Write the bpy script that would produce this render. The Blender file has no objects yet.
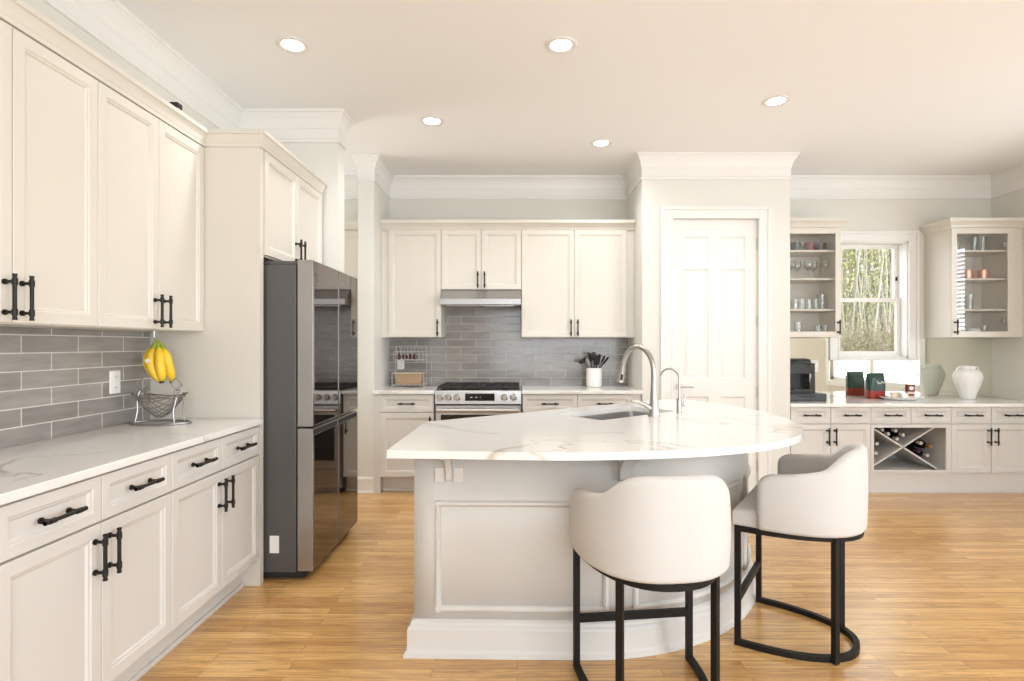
import bpy, bmesh, math, random
from mathutils import Vector, Matrix
R = math.radians
S = bpy.context.scene
COL = S.collection
random.seed(7)

# ------------------------------------------------------------------ camera
cam_d = bpy.data.cameras.new('camera')
cam = bpy.data.objects.new('camera', cam_d)
COL.objects.link(cam)
cam.location = (0, 0, 1.32)
cam.rotation_euler = (R(90), 0, 0)
cam_d.sensor_width = 36
cam_d.lens = 545 / 1024 * 36
cam_d.shift_x = -5 / 1024
cam_d.shift_y = 4.5 / 1024
cam_d.clip_start = 0.05
S.camera = cam

# ------------------------------------------------------------------ world, daylight, fill lamps, exposure
S.view_settings.view_transform = 'Standard'
S.view_settings.look = 'None'
S.view_settings.gamma = 1
S.view_settings.use_curve_mapping = False
S.view_settings.exposure = -0.02
S.cycles.max_bounces = 10
S.cycles.diffuse_bounces = 6
S.cycles.glossy_bounces = 5
S.cycles.transparent_max_bounces = 24
S.cycles.caustics_reflective = True
S.cycles.blur_glossy = 1.0
S.cycles.caustics_refractive = False
S.cycles.sample_clamp_indirect = 6

W = bpy.data.worlds.new('sky')
S.world = W
W.use_nodes = True
wn = W.node_tree
wn.nodes.clear()
bg = wn.nodes.new('ShaderNodeBackground')
bg.inputs['Color'].default_value = (0.90, 0.95, 1.0, 1)
bg.inputs['Strength'].default_value = 4.2
wo = wn.nodes.new('ShaderNodeOutputWorld')
wn.links.new(bg.outputs[0], wo.inputs[0])


def area(name, loc, rot, sx, sy, power, color=(1, 1, 1)):
    d = bpy.data.lights.new(name, 'AREA')
    d.shape = 'RECTANGLE'
    d.size, d.size_y = sx, sy
    d.energy = power
    d.color = color
    o = bpy.data.objects.new(name, d)
    COL.objects.link(o)
    o.location = loc
    o.rotation_euler = rot
    return o


# added fill lamps in made-up openings: behind the camera, near right wall
area('fill_rear', (1.6, -3.32, 1.55), (R(90), 0, 0), 4.6, 2.3, 98, (0.83, 0.92, 1.0))
area('fill_right', (4.93, -1.1, 1.6), (R(90), 0, R(90)), 2.8, 1.9, 142, (0.86, 0.935, 1.0))
area('daylight_blind', (5.3, 3.6, 1.75), (R(90), 0, R(90)), 2.0, 1.9, 45, (0.97, 0.99, 1.0))
area('fill_hall', (-3.73, 4.75, 1.7), (R(90), 0, R(-90)), 1.0, 1.6, 24, (1.0, 0.97, 0.92))  # unseen fill lamp, added to brighten the hall

# ------------------------------------------------------------------ materials
def nt(name):
    m = bpy.data.materials.new(name)
    m.use_nodes = True
    n = m.node_tree
    p = n.nodes['Principled BSDF']
    return m, n, p


def srgb(r, g, b):
    f = lambda c: (c / 255 / 12.92) if c <= 10 else ((c / 255 + 0.055) / 1.055) ** 2.4
    return (f(r), f(g), f(b), 1)


def mat(name, color, rough=0.5, metal=0.0, noise=0.03, scale=30, bump=0.0, coat=0.0, spec=0.5, stretch=None):
    m, n, p = nt(name)
    p.inputs['Roughness'].default_value = rough
    p.inputs['Metallic'].default_value = metal
    p.inputs['Specular IOR Level'].default_value = spec
    p.inputs['Coat Weight'].default_value = coat
    tc = n.nodes.new('ShaderNodeTexCoord')
    no = n.nodes.new('ShaderNodeTexNoise')
    no.inputs['Scale'].default_value = scale
    src = tc.outputs['Object']
    if stretch:
        mp = n.nodes.new('ShaderNodeMapping')
        mp.inputs['Scale'].default_value = stretch
        n.links.new(src, mp.inputs['Vector'])
        src = mp.outputs['Vector']
    n.links.new(src, no.inputs['Vector'])
    mx = n.nodes.new('ShaderNodeMix')
    mx.data_type = 'RGBA'
    c = color
    mx.inputs['A'].default_value = (c[0] * (1 - noise), c[1] * (1 - noise), c[2] * (1 - noise), 1)
    mx.inputs['B'].default_value = (min(1, c[0] * (1 + noise)), min(1, c[1] * (1 + noise)), min(1, c[2] * (1 + noise)), 1)
    n.links.new(no.outputs['Fac'], mx.inputs['Factor'])
    n.links.new(mx.outputs['Result'], p.inputs['Base Color'])
    if bump:
        b = n.nodes.new('ShaderNodeBump')
        b.inputs['Strength'].default_value = bump
        b.inputs['Distance'].default_value = 0.002
        n.links.new(no.outputs['Fac'], b.inputs['Height'])
        n.links.new(b.outputs['Normal'], p.inputs['Normal'])
    return m


def mat_floor():
    m, n, p = nt('oak_floor')
    L = n.links.new
    tc = n.nodes.new('ShaderNodeTexCoord')
    br = n.nodes.new('ShaderNodeTexBrick')
    br.offset = 0.37
    br.offset_frequency = 2
    br.inputs['Color1'].default_value = (0.0, 0.0, 0.0, 1)
    br.inputs['Color2'].default_value = (1, 1, 1, 1)
    br.inputs['Mortar'].default_value = (0.5, 0.5, 0.5, 1)
    br.inputs['Scale'].default_value = 1
    br.inputs['Mortar Size'].default_value = 0.0009
    br.inputs['Brick Width'].default_value = 0.93
    br.inputs['Row Height'].default_value = 0.057
    L(tc.outputs['Object'], br.inputs['Vector'])
    # grain: noise stretched along the boards, shifted board by board
    mp = n.nodes.new('ShaderNodeMapping')
    mp.inputs['Scale'].default_value = (1.7, 26, 1)
    L(tc.outputs['Object'], mp.inputs['Vector'])
    ad = n.nodes.new('ShaderNodeVectorMath')
    ad.operation = 'MULTIPLY_ADD'
    L(br.outputs['Color'], ad.inputs[0])
    ad.inputs[1].default_value = (9, 9, 9)
    L(mp.outputs['Vector'], ad.inputs[2])
    g = n.nodes.new('ShaderNodeTexNoise')
    g.inputs['Scale'].default_value = 1.6
    g.inputs['Detail'].default_value = 9
    g.inputs['Roughness'].default_value = 0.65
    g.inputs['Distortion'].default_value = 1.6
    L(ad.outputs[0], g.inputs['Vector'])
    mix1 = n.nodes.new('ShaderNodeMix')
    mix1.data_type = 'RGBA'
    mix1.inputs['A'].default_value = FLOOR_A
    mix1.inputs['B'].default_value = FLOOR_B
    L(br.outputs['Color'], mix1.inputs['Factor'])
    rp = n.nodes.new('ShaderNodeMapRange')
    rp.inputs['From Min'].default_value = 0.42
    rp.inputs['From Max'].default_value = 0.72
    L(g.outputs['Fac'], rp.inputs['Value'])
    mul = n.nodes.new('ShaderNodeMath')
    mul.operation = 'MULTIPLY'
    mul.inputs[1].default_value = 0.72
    L(rp.outputs['Result'], mul.inputs[0])
    mix2 = n.nodes.new('ShaderNodeMix')
    mix2.data_type = 'RGBA'
    mix2.inputs['B'].default_value = FLOOR_G
    L(mul.outputs[0], mix2.inputs['Factor'])
    L(mix1.outputs['Result'], mix2.inputs['A'])
    mix3 = n.nodes.new('ShaderNodeMix')
    mix3.data_type = 'RGBA'
    mix3.inputs['B'].default_value = (0.16, 0.07, 0.025, 1)
    L(br.outputs['Fac'], mix3.inputs['Factor'])
    L(mix2.outputs['Result'], mix3.inputs['A'])
    L(mix3.outputs['Result'], p.inputs['Base Color'])
    p.inputs['Roughness'].default_value = 0.3
    p.inputs['Coat Weight'].default_value = 0.5
    p.inputs['Coat Roughness'].default_value = 0.16
    b = n.nodes.new('ShaderNodeBump')
    b.inputs['Strength'].default_value = 0.12
    b.inputs['Distance'].default_value = 0.002
    L(g.outputs['Fac'], b.inputs['Height'])
    L(b.outputs['Normal'], p.inputs['Normal'])
    return m


def mat_tile(name, axis, shift, tw, th):
    m, n, p = nt(name)
    L = n.links.new
    tc = n.nodes.new('ShaderNodeTexCoord')
    sp = n.nodes.new('ShaderNodeSeparateXYZ')
    L(tc.outputs['Object'], sp.inputs[0])
    cb = n.nodes.new('ShaderNodeCombineXYZ')
    a = n.nodes.new('ShaderNodeMath')
    a.operation = 'SUBTRACT'
    a.inputs[1].default_value = shift - 10 * tw
    L(sp.outputs[axis], a.inputs[0])
    L(a.outputs[0], cb.inputs['X'])
    z = n.nodes.new('ShaderNodeMath')
    z.operation = 'SUBTRACT'
    z.inputs[1].default_value = 0.915
    L(sp.outputs['Z'], z.inputs[0])
    L(z.outputs[0], cb.inputs['Y'])
    br = n.nodes.new('ShaderNodeTexBrick')
    br.inputs['Color1'].default_value = TILE_A
    br.inputs['Color2'].default_value = TILE_B
    br.inputs['Mortar'].default_value = TILE_M
    br.inputs['Scale'].default_value = 1
    br.inputs['Mortar Size'].default_value = 0.0026
    br.inputs['Mortar Smooth'].default_value = 0.15
    br.inputs['Brick Width'].default_value = tw
    br.inputs['Row Height'].default_value = th
    L(cb.outputs[0], br.inputs['Vector'])
    no = n.nodes.new('ShaderNodeTexNoise')
    no.inputs['Scale'].default_value = 9
    no.inputs['Detail'].default_value = 4
    mp = n.nodes.new('ShaderNodeMapping')
    mp.inputs['Scale'].default_value = (0.7, 3, 1)
    L(cb.outputs[0], mp.inputs['Vector'])
    L(mp.outputs['Vector'], no.inputs['Vector'])
    mx = n.nodes.new('ShaderNodeMix')
    mx.data_type = 'RGBA'
    mx.blend_type = 'OVERLAY'
    mx.inputs['Factor'].default_value = 0.35
    L(br.outputs['Color'], mx.inputs['A'])
    L(no.outputs['Fac'], mx.inputs['B'])
    hs = n.nodes.new('ShaderNodeHueSaturation')
    hs.inputs['Saturation'].default_value = 1.0
    L(mx.outputs['Result'], hs.inputs['Color'])
    L(hs.outputs['Color'], p.inputs['Base Color'])
    rr = n.nodes.new('ShaderNodeMapRange')
    rr.inputs['To Min'].default_value = 0.16
    rr.inputs['To Max'].default_value = 0.7
    L(br.outputs['Fac'], rr.inputs['Value'])
    L(rr.outputs['Result'], p.inputs['Roughness'])
    h = n.nodes.new('ShaderNodeMath')
    h.operation = 'MULTIPLY_ADD'
    h.inputs[1].default_value = -1.0
    L(br.outputs['Fac'], h.inputs[0])
    h2 = n.nodes.new('ShaderNodeMath')
    h2.operation = 'MULTIPLY'
    h2.inputs[1].default_value = 0.55
    L(no.outputs['Fac'], h2.inputs[0])
    L(h2.outputs[0], h.inputs[2])
    b = n.nodes.new('ShaderNodeBump')
    b.inputs['Strength'].default_value = 0.35
    b.inputs['Distance'].default_value = 0.003
    L(h.outputs[0], b.inputs['Height'])
    L(b.outputs['Normal'], p.inputs['Normal'])
    return m


def mat_marble(name, seed, base=(0.76, 0.75, 0.73, 1), rough=0.12):
    m, n, p = nt(name)
    L = n.links.new
    tc = n.nodes.new('ShaderNodeTexCoord')
    mp = n.nodes.new('ShaderNodeMapping')
    mp.inputs['Location'].default_value = (seed, seed * 1.7, 0)
    mp.inputs['Rotation'].default_value = (0, 0, 0.5)
    mp.inputs['Scale'].default_value = (1.0, 1.7, 1.0)
    L(tc.outputs['Object'], mp.inputs['Vector'])
    v = n.nodes.new('ShaderNodeTexNoise')
    v.inputs['Scale'].default_value = 0.75
    v.inputs['Detail'].default_value = 4
    v.inputs['Roughness'].default_value = 0.5
    v.inputs['Distortion'].default_value = 1.1
    L(mp.outputs['Vector'], v.inputs['Vector'])
    s = n.nodes.new('ShaderNodeMath')
    s.operation = 'SUBTRACT'
    s.inputs[1].default_value = 0.5
    L(v.outputs['Fac'], s.inputs[0])
    ab = n.nodes.new('ShaderNodeMath')
    ab.operation = 'ABSOLUTE'
    L(s.outputs[0], ab.inputs[0])
    mr = n.nodes.new('ShaderNodeMapRange')
    mr.interpolation_type = 'SMOOTHSTEP'
    mr.inputs['From Min'].default_value = 0.0
    mr.inputs['From Max'].default_value = 0.012
    mr.inputs['To Min'].default_value = 1
    mr.inputs['To Max'].default_value = 0
    L(ab.outputs[0], mr.inputs['Value'])
    k = n.nodes.new('ShaderNodeTexNoise')
    k.inputs['Scale'].default_value = 2.1
    L(mp.outputs['Vector'], k.inputs['Vector'])
    kr = n.nodes.new('ShaderNodeMapRange')
    kr.inputs['From Min'].default_value = 0.42
    kr.inputs['From Max'].default_value = 0.60
    kr.inputs['To Max'].default_value = 0.75
    L(k.outputs['Fac'], kr.inputs['Value'])
    mm = n.nodes.new('ShaderNodeMath')
    mm.operation = 'MULTIPLY'
    L(mr.outputs['Result'], mm.inputs[0])
    L(kr.outputs['Result'], mm.inputs[1])
    mx = n.nodes.new('ShaderNodeMix')
    mx.data_type = 'RGBA'
    mx.inputs['A'].default_value = base
    mx.inputs['B'].default_value = (0.38, 0.33, 0.27, 1)
    L(mm.outputs[0], mx.inputs['Factor'])
    L(mx.outputs['Result'], p.inputs['Base Color'])
    p.inputs['Roughness'].default_value = rough
    return m


def mat_glass(name, tint=(1, 1, 1, 1), lo=0.05, hi=0.6, blend=0.35):
    """clear sheet glass: see-through face on, mirror-like at a grazing angle"""
    m = bpy.data.materials.new(name)
    m.use_nodes = True
    n = m.node_tree
    n.nodes.clear()
    L = n.links.new
    t = n.nodes.new('ShaderNodeBsdfTransparent')
    t.inputs['Color'].default_value = tint
    g = n.nodes.new('ShaderNodeBsdfGlossy')
    g.inputs['Roughness'].default_value = 0.02
    lw = n.nodes.new('ShaderNodeLayerWeight')
    lw.inputs['Blend'].default_value = blend
    r = n.nodes.new('ShaderNodeMapRange')
    r.inputs['To Min'].default_value = lo
    r.inputs['To Max'].default_value = hi
    L(lw.outputs['Facing'], r.inputs['Value'])
    mx = n.nodes.new('ShaderNodeMixShader')
    L(r.outputs['Result'], mx.inputs['Fac'])
    L(t.outputs[0], mx.inputs[1])
    L(g.outputs[0], mx.inputs[2])
    o = n.nodes.new('ShaderNodeOutputMaterial')
    L(mx.outputs[0], o.inputs[0])
    return m


def mat_emit(name, color, s):
    m = bpy.data.materials.new(name)
    m.use_nodes = True
    n = m.node_tree
    p = n.nodes['Principled BSDF']
    p.inputs['Base Color'].default_value = (0.9, 0.9, 0.9, 1)
    p.inputs['Emission Color'].default_value = color
    p.inputs['Emission Strength'].default_value = s
    return m


def mat_leafy(name, ca, cb):
    m, n, p = nt(name)
    tr = n.nodes.new('ShaderNodeBsdfTranslucent')
    df = n.nodes.new('ShaderNodeBsdfDiffuse')
    oi = n.nodes.new('ShaderNodeTexCoord')
    no = n.nodes.new('ShaderNodeTexNoise')
    no.inputs['Scale'].default_value = 2.5
    n.links.new(oi.outputs['Object'], no.inputs['Vector'])
    mx = n.nodes.new('ShaderNodeMix')
    mx.data_type = 'RGBA'
    mx.inputs['A'].default_value = ca
    mx.inputs['B'].default_value = cb
    n.links.new(no.outputs['Fac'], mx.inputs['Factor'])
    n.links.new(mx.outputs['Result'], tr.inputs['Color'])
    n.links.new(mx.outputs['Result'], df.inputs['Color'])
    ms = n.nodes.new('ShaderNodeMixShader')
    n.links.new(df.outputs[0], ms.inputs[1])
    n.links.new(tr.outputs[0], ms.inputs[2])
    n.links.new(ms.outputs[0], n.nodes['Material Output'].inputs[0])
    return m


FLOOR_A = (0.57, 0.315, 0.105, 1)
FLOOR_B = (0.76, 0.475, 0.185, 1)
FLOOR_G = (0.22, 0.085, 0.022, 1)
TILE_A = (0.240, 0.222, 0.205, 1)
TILE_B = (0.315, 0.295, 0.274, 1)
TILE_M = (0.60, 0.57, 0.53, 1)

M = {}
M['floor'] = mat_floor()
M['tile_left'] = mat_tile('grey_tile_left', 'Y', 0.1995, .287, .0744)
M['tile_back'] = mat_tile('grey_tile_back', 'X', 0.189, .300, .077)
M['marble'] = mat_marble('white_quartz', 5.37)
M['marble_island'] = mat_marble('white_quartz_island', 1.13)
M['quartz'] = mat('plain_white_quartz', (0.82, 0.81, 0.79), 0.12, noise=0.02)
M['cab'] = mat('cream_cabinet_paint', (0.655, 0.618, 0.552), 0.36, noise=0.012, scale=6)
M['cab_base'] = mat('pale_cabinet_paint', (0.635, 0.615, 0.588), 0.36, noise=0.012, scale=6)
M['island'] = mat('greige_island_paint', (0.60, 0.583, 0.555), 0.42, noise=0.012, scale=6)
M['wall'] = mat('wall_paint', (0.66, 0.645, 0.590), 0.75, noise=0.01, scale=90, bump=0.05)
M['wall_light'] = mat('pantry_wall_paint', (0.69, 0.682, 0.640), 0.75, noise=0.01, scale=90, bump=0.05)
M['ceil'] = mat('ceiling_paint', (0.84, 0.838, 0.83), 0.85, noise=0.01, scale=60)
M['trim'] = mat('white_trim_paint', (0.75, 0.738, 0.71), 0.4, noise=0.01)
M['black'] = mat('black_bronze', (0.014, 0.011, 0.009), 0.42, noise=0.05, spec=0.3)
M['black_metal'] = mat('black_powder_coat', (0.012, 0.010, 0.009), 0.5, noise=0.05, spec=0.2)
M['steel'] = mat('brushed_steel', (0.50, 0.485, 0.475), 0.34, metal=1, noise=0.05, scale=8, stretch=(1, 1, 60))
M['hood_steel'] = mat('satin_hood_steel', (0.42, 0.415, 0.415), 0.42, metal=1, noise=0.06, scale=5, stretch=(6, 1, 1))
M['nickel'] = mat('brushed_nickel', (0.47, 0.45, 0.42), 0.30, metal=1, noise=0.03)
M['fridge_side'] = mat('grey_fridge_side', (0.105, 0.102, 0.10), 0.42, metal=0.35, noise=0.03)
M['fridge_edge'] = mat('fridge_door_edge', (0.36, 0.345, 0.33), 0.32, metal=0.85, noise=0.03)
M['fridge_glass'] = mat('dark_mirror_glass', (0.19, 0.165, 0.148), 0.035, metal=0.95, noise=0.01)
M['dark'] = mat('dark_gap', (0.012, 0.012, 0.012), 0.7)
M['iron'] = mat('cast_iron', (0.025, 0.022, 0.02), 0.55, noise=0.1)
M['black_glass'] = mat('black_glass', (0.012, 0.010, 0.010), 0.06)
M['upholstery'] = mat('cream_fabric', (0.565, 0.55, 0.532), 0.85, noise=0.03, scale=450, bump=0.25)
M['white_plastic'] = mat('white_plastic', (0.82, 0.81, 0.79), 0.35)
M['wire'] = mat('chrome_wire', (0.36, 0.35, 0.34), 0.32, metal=1)
M['white_wire'] = mat('white_wire', (0.60, 0.59, 0.57), 0.35)
M['banana'] = mat('banana_yellow', (0.84, 0.56, 0.035), 0.45, noise=0.12, scale=12)
M['banana_green'] = mat('banana_stem_green', (0.35, 0.42, 0.05), 0.5, noise=0.1)
M['banana_tip'] = mat('banana_tip', (0.06, 0.04, 0.02), 0.7)
M['wicker'] = mat('wicker', (0.42, 0.29, 0.175), 0.7, noise=0.3, scale=120, bump=0.6)
M['crock'] = mat('white_ceramic', (0.83, 0.81, 0.78), 0.28)
M['utensil'] = mat('black_nylon', (0.02, 0.014, 0.012), 0.4)
M['burgundy'] = mat('dark_red_skin', (0.075, 0.010, 0.016), 0.4, noise=0.2)
M['green_bag'] = mat('dark_green_bag', (0.018, 0.055, 0.043), 0.35, noise=0.2, scale=25, bump=0.4)
M['red_bag'] = mat('red_bag_band', (0.32, 0.03, 0.02), 0.4, noise=0.15, scale=25)
M['cream'] = mat('cream_paper', (0.70, 0.62, 0.50), 0.7)
M['red_box'] = mat('maroon_card', (0.20, 0.03, 0.035), 0.5)
M['vase'] = mat('white_vase_glaze', (0.80, 0.79, 0.765), 0.33)
M['bottle'] = mat('dark_bottle_glass', (0.012, 0.012, 0.012), 0.10)
M['capsule'] = mat('pale_capsule', (0.62, 0.56, 0.47), 0.35)
M['capsule_amber'] = mat('amber_capsule', (0.40, 0.20, 0.06), 0.35)
M['capsule_dark'] = mat('plum_capsule', (0.07, 0.02, 0.03), 0.35)
M['copper'] = mat('rose_copper', (0.80, 0.42, 0.32), 0.3, metal=0.75)
M['mug_blue'] = mat('slate_mug', (0.10, 0.15, 0.16), 0.3)
M['mug_red'] = mat('wine_red_mug', (0.22, 0.05, 0.07), 0.3)
M['mug_dark'] = mat('charcoal_mug', (0.06, 0.06, 0.06), 0.3, noise=0.3)
M['coffee'] = mat('black_appliance_plastic', (0.018, 0.018, 0.019), 0.3, spec=0.35)
M['coffee_grey'] = mat('grey_appliance_plastic', (0.07, 0.073, 0.08), 0.45, spec=0.35)
M['mirror'] = mat('mirror_glass', (0.90, 0.92, 0.85), 0.015, metal=1, noise=0.004)
M['blind'] = mat('white_blind', (0.82, 0.83, 0.82), 0.6)
M['bark'] = mat('tree_bark', (0.17, 0.13, 0.095), 0.9, noise=0.4, scale=14, bump=0.5)
M['bark_pale'] = mat('pale_tree_bark', (0.45, 0.42, 0.36), 0.9, noise=0.3, scale=14, bump=0.5)
M['leaf'] = mat_leafy('spring_leaves', (0.42, 0.44, 0.22, 1), (0.62, 0.60, 0.36, 1))
M['brush'] = mat_leafy('dry_brush', (0.24, 0.21, 0.12, 1), (0.42, 0.37, 0.24, 1))
M['ground'] = mat('leaf_litter', (0.40, 0.33, 0.20), 0.95, noise=0.3, scale=9)
M['glass'] = mat_glass('clear_pane', lo=0.05, hi=0.35)
M['window_glass'] = mat_glass('window_pane', lo=0.004, hi=0.03)
M['glassware'] = mat_glass('clear_glassware', tint=(0.93, 0.95, 0.94, 1), lo=0.06, hi=0.8, blend=0.45)
M['lens'] = mat_emit('lit_lens', (1, 0.95, 0.87, 1), 14)


# ------------------------------------------------------------------ mesh builder
class MB:
    def __init__(s, T=None):
        s.bm = bmesh.new()
        s.T = T or Matrix()

    def _v(s, pts):
        return [s.bm.verts.new(s.T @ Vector(p)) for p in pts]

    def _f(s, vs):
        try:
            return s.bm.faces.new(vs)
        except ValueError:
            return None

    def merge(s, b2):
        b2.transform(s.T)
        me = bpy.data.meshes.new('tmp')
        b2.to_mesh(me)
        b2.free()
        s.bm.from_mesh(me)
        bpy.data.meshes.remove(me)
        return s

    def box(s, x0, x1, y0, y1, z0, z1, bev=0.0, seg=2):
        b = bmesh.new()
        v = [b.verts.new(p) for p in ((x0, y0, z0), (x1, y0, z0), (x1, y1, z0), (x0, y1, z0),
                                      (x0, y0, z1), (x1, y0, z1), (x1, y1, z1), (x0, y1, z1))]
        for f in ((3, 2, 1, 0), (4, 5, 6, 7), (0, 1, 5, 4), (1, 2, 6, 5), (2, 3, 7, 6), (3, 0, 4, 7)):
            b.faces.new([v[i] for i in f])
        if bev:
            bmesh.ops.bevel(b, geom=b.edges[:] + b.verts[:], offset=bev, segments=seg, profile=0.5, affect='EDGES')
        return s.merge(b)

    def cyl(s, p0, p1, r0, r1=None, seg=16, caps=True):
        r1 = r0 if r1 is None else r1
        return s.tube([p0, p1], [r0, r1], seg, caps=caps)

    def tube(s, pts, rad, seg=8, closed=False, caps=True, square=False, up=None):
        P = [Vector(p) for p in pts]
        n = len(P)
        if not isinstance(rad, (list, tuple)):
            rad = [rad] * n
        tans = []
        for i in range(n):
            if closed:
                t = P[(i + 1) % n] - P[(i - 1) % n]
            else:
                t = P[min(i + 1, n - 1)] - P[max(i - 1, 0)]
            tans.append(t.normalized())
        u = Vector(up) if up else (Vector((0, 0, 1)) if abs(tans[0].z) < 0.9 else Vector((1, 0, 0)))
        rings = []
        for i in range(n):
            t = tans[i]
            u = (u - t * u.dot(t)).normalized()
            w = t.cross(u)
            k = 1.0
            if 0 < i < n - 1 and not closed:
                a = (P[i] - P[i - 1]).normalized()
                k = 1 / max(0.5, a.dot(t))
            ring = []
            for j in range(seg):
                th = 2 * math.pi * (j + 0.5) / seg
                c, q = math.cos(th), math.sin(th)
                if square:
                    c, q = c * 1.41421, q * 1.41421
                ring.append(P[i] + (u * c + w * q) * rad[i] * (k if square else 1))
            rings.append(s._v(ring))
        m = n if closed else n - 1
        for i in range(m):
            a, b = rings[i], rings[(i + 1) % n]
            for j in range(seg):
                s._f([a[j], a[(j + 1) % seg], b[(j + 1) % seg], b[j]])
        if caps and not closed:
            s._f(rings[0][::-1])
            s._f(rings[-1])
        return s

    def lathe(s, prof, c=(0, 0, 0), seg=24, sx=1.0, sy=1.0):
        rings = []
        for r, z in prof:
            if r < 1e-6:
                rings.append(s._v([(c[0], c[1], c[2] + z)]))
            else:
                rings.append(s._v([(c[0] + sx * r * math.cos(2 * math.pi * j / seg), c[1] + sy * r * math.sin(2 * math.pi * j / seg), c[2] + z) for j in range(seg)]))
        for a, b in zip(rings, rings[1:]):
            for j in range(seg):
                k = (j + 1) % seg
                if len(a) == 1 and len(b) == 1:
                    continue
                if len(a) == 1:
                    s._f([a[0], b[k], b[j]])
                elif len(b) == 1:
                    s._f([a[j], a[k], b[0]])
                else:
                    s._f([a[j], a[k], b[k], b[j]])
        return s

    def prism(s, poly, z0, z1, top=True, bottom=True):
        a = s._v([(x, y, z0) for x, y in poly])
        b = s._v([(x, y, z1) for x, y in poly])
        n = len(poly)
        for i in range(n):
            s._f([a[i], a[(i + 1) % n], b[(i + 1) % n], b[i]])
        if bottom:
            s._f(a[::-1])
        if top:
            s._f(b)
        return s

    def extrude_x(s, prof, x0, x1):
        """closed (y, z) profile pushed from x0 to x1"""
        a = s._v([(x0, y, z) for y, z in prof])
        b = s._v([(x1, y, z) for y, z in prof])
        n = len(prof)
        for i in range(n):
            s._f([a[i], b[i], b[(i + 1) % n], a[(i + 1) % n]])
        s._f(a)
        s._f(b[::-1])
        return s

    def rings(s, x0, x1, z0, z1, rr, yb=None):
        """concentric rectangles facing -y: rr = [(inset, y)...]; yb closes the back"""
        loops = []
        if yb is not None:
            loops.append(s._v([(x0, yb, z0), (x1, yb, z0), (x1, yb, z1), (x0, yb, z1)]))
            s._f(loops[0][::-1])
        for i, y in rr:
            loops.append(s._v([(x0 + i, y, z0 + i), (x1 - i, y, z0 + i), (x1 - i, y, z1 - i), (x0 + i, y, z1 - i)]))
        for a, b in zip(loops, loops[1:]):
            for j in range(4):
                s._f([a[j], a[(j + 1) % 4], b[(j + 1) % 4], b[j]])
        s._f(loops[-1])
        return s

    def sweep(s, path, prof, closed=False):
        """moulding: (d, z) profile carried along a plan path, d to the left of travel, mitred"""
        P = [Vector((p[0], p[1])) for p in path]
        n = len(P)
        secs = []
        for i in range(n):
            def nrm(a, b):
                t = (b - a).normalized()
                return Vector((-t.y, t.x))
            if closed:
                n1, n2 = nrm(P[i - 1], P[i]), nrm(P[i], P[(i + 1) % n])
            else:
                n1 = nrm(P[max(i - 1, 0)], P[max(i, 1)])
                n2 = nrm(P[min(i, n - 2)], P[min(i + 1, n - 1)])
            m = (n1 + n2) / (1 + n1.dot(n2))
            secs.append(s._v([(P[i].x + m.x * d, P[i].y + m.y * d, z) for d, z in prof]))
        k = len(prof)
        for i in range(n if closed else n - 1):
            a, b = secs[i], secs[(i + 1) % n]
            for j in range(k):
                s._f([a[j], b[j], b[(j + 1) % k], a[(j + 1) % k]])
        if not closed:
            s._f(secs[0])
            s._f(secs[-1][::-1])
        return s

    def ball(s, c, r, sc=(1, 1, 1), seg=14):
        b = bmesh.new()
        bmesh.ops.create_uvsphere(b, u_segments=seg, v_segments=max(6, seg // 2 + 1), radius=r)
        b.transform(Matrix.Translation(c) @ Matrix.Diagonal((sc[0], sc[1], sc[2], 1)))
        return s.merge(b)

    def build(s, name, m, parent=None, smooth=40, local=True, mods=()):
        bmesh.ops.recalc_face_normals(s.bm, faces=s.bm.faces[:])
        if parent is not None and not local:
            pass
        if parent is not None and parent.name in OFF:
            o = OFF[parent.name]
            s.bm.transform(Matrix.Translation(-o))
        me = bpy.data.meshes.new(name)
        s.bm.to_mesh(me)
        s.bm.free()
        me.materials.append(M[m] if isinstance(m, str) else m)
        if smooth:
            me.polygons.foreach_set('use_smooth', [True] * len(me.polygons))
            me.set_sharp_from_angle(angle=R(smooth))
        ob = bpy.data.objects.new(name, me)
        COL.objects.link(ob)
        if smooth and smooth < 55:
            wn_ = ob.modifiers.new('flat_faces', 'WEIGHTED_NORMAL')
            wn_.keep_sharp = True
            wn_.weight = 80
        if parent is not None:
            ob.parent = parent
            if parent.name in OFF:
                OFF[ob.name] = OFF[parent.name]
        return ob


OFF = {}


def tag(o, label, cat, group=None, kind=None):
    o['label'] = label
    o['category'] = cat
    if group:
        o['group'] = group
    if kind:
        o['kind'] = kind
    return o


def thing(name, label, cat, loc=(0, 0, 0), rotz=0, group=None, world=True):
    """an Empty at the thing's base; world=True: its parts are written in room coordinates"""
    o = bpy.data.objects.new(name, None)
    o.empty_display_size = 0.1
    COL.objects.link(o)
    o.location = loc
    o.rotation_euler = (0, 0, rotz)
    tag(o, label, cat, group)
    if world:
        OFF[o.name] = Vector(loc)
    return o


def solo(name, mb, m, label, cat, loc, group=None, smooth=40):
    """a thing that is one mesh; mb is written in room coordinates, origin put at loc"""
    mb.bm.transform(Matrix.Translation(-Vector(loc)))
    o = mb.build(name, m, None, smooth)
    o.location = loc
    return tag(o, label, cat, group)


def struct(name, mb, m, parent=None, smooth=40):
    o = mb.build(name, m, parent, smooth)
    if parent is None:
        o['kind'] = 'structure'
    return o


def children(o):
    return [c for c in COL.objects if c.parent == o]


def dup(o, loc=None, rotz=None, label=None, group=None, parent=None):
    c = o.copy()
    COL.objects.link(c)
    if parent is not None:
        c.parent = parent
    if loc is not None:
        c.location = loc
    if rotz is not None:
        c.rotation_euler = (0, 0, rotz)
    if label:
        c['label'] = label
    if group:
        c['group'] = group
    for ch in children(o):
        dup(ch, parent=c)
    return c


def place(px, py, Y):
    return ((px - 517) * Y / 545, Y, 1.32 - (py - 345) * Y / 545)


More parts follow.
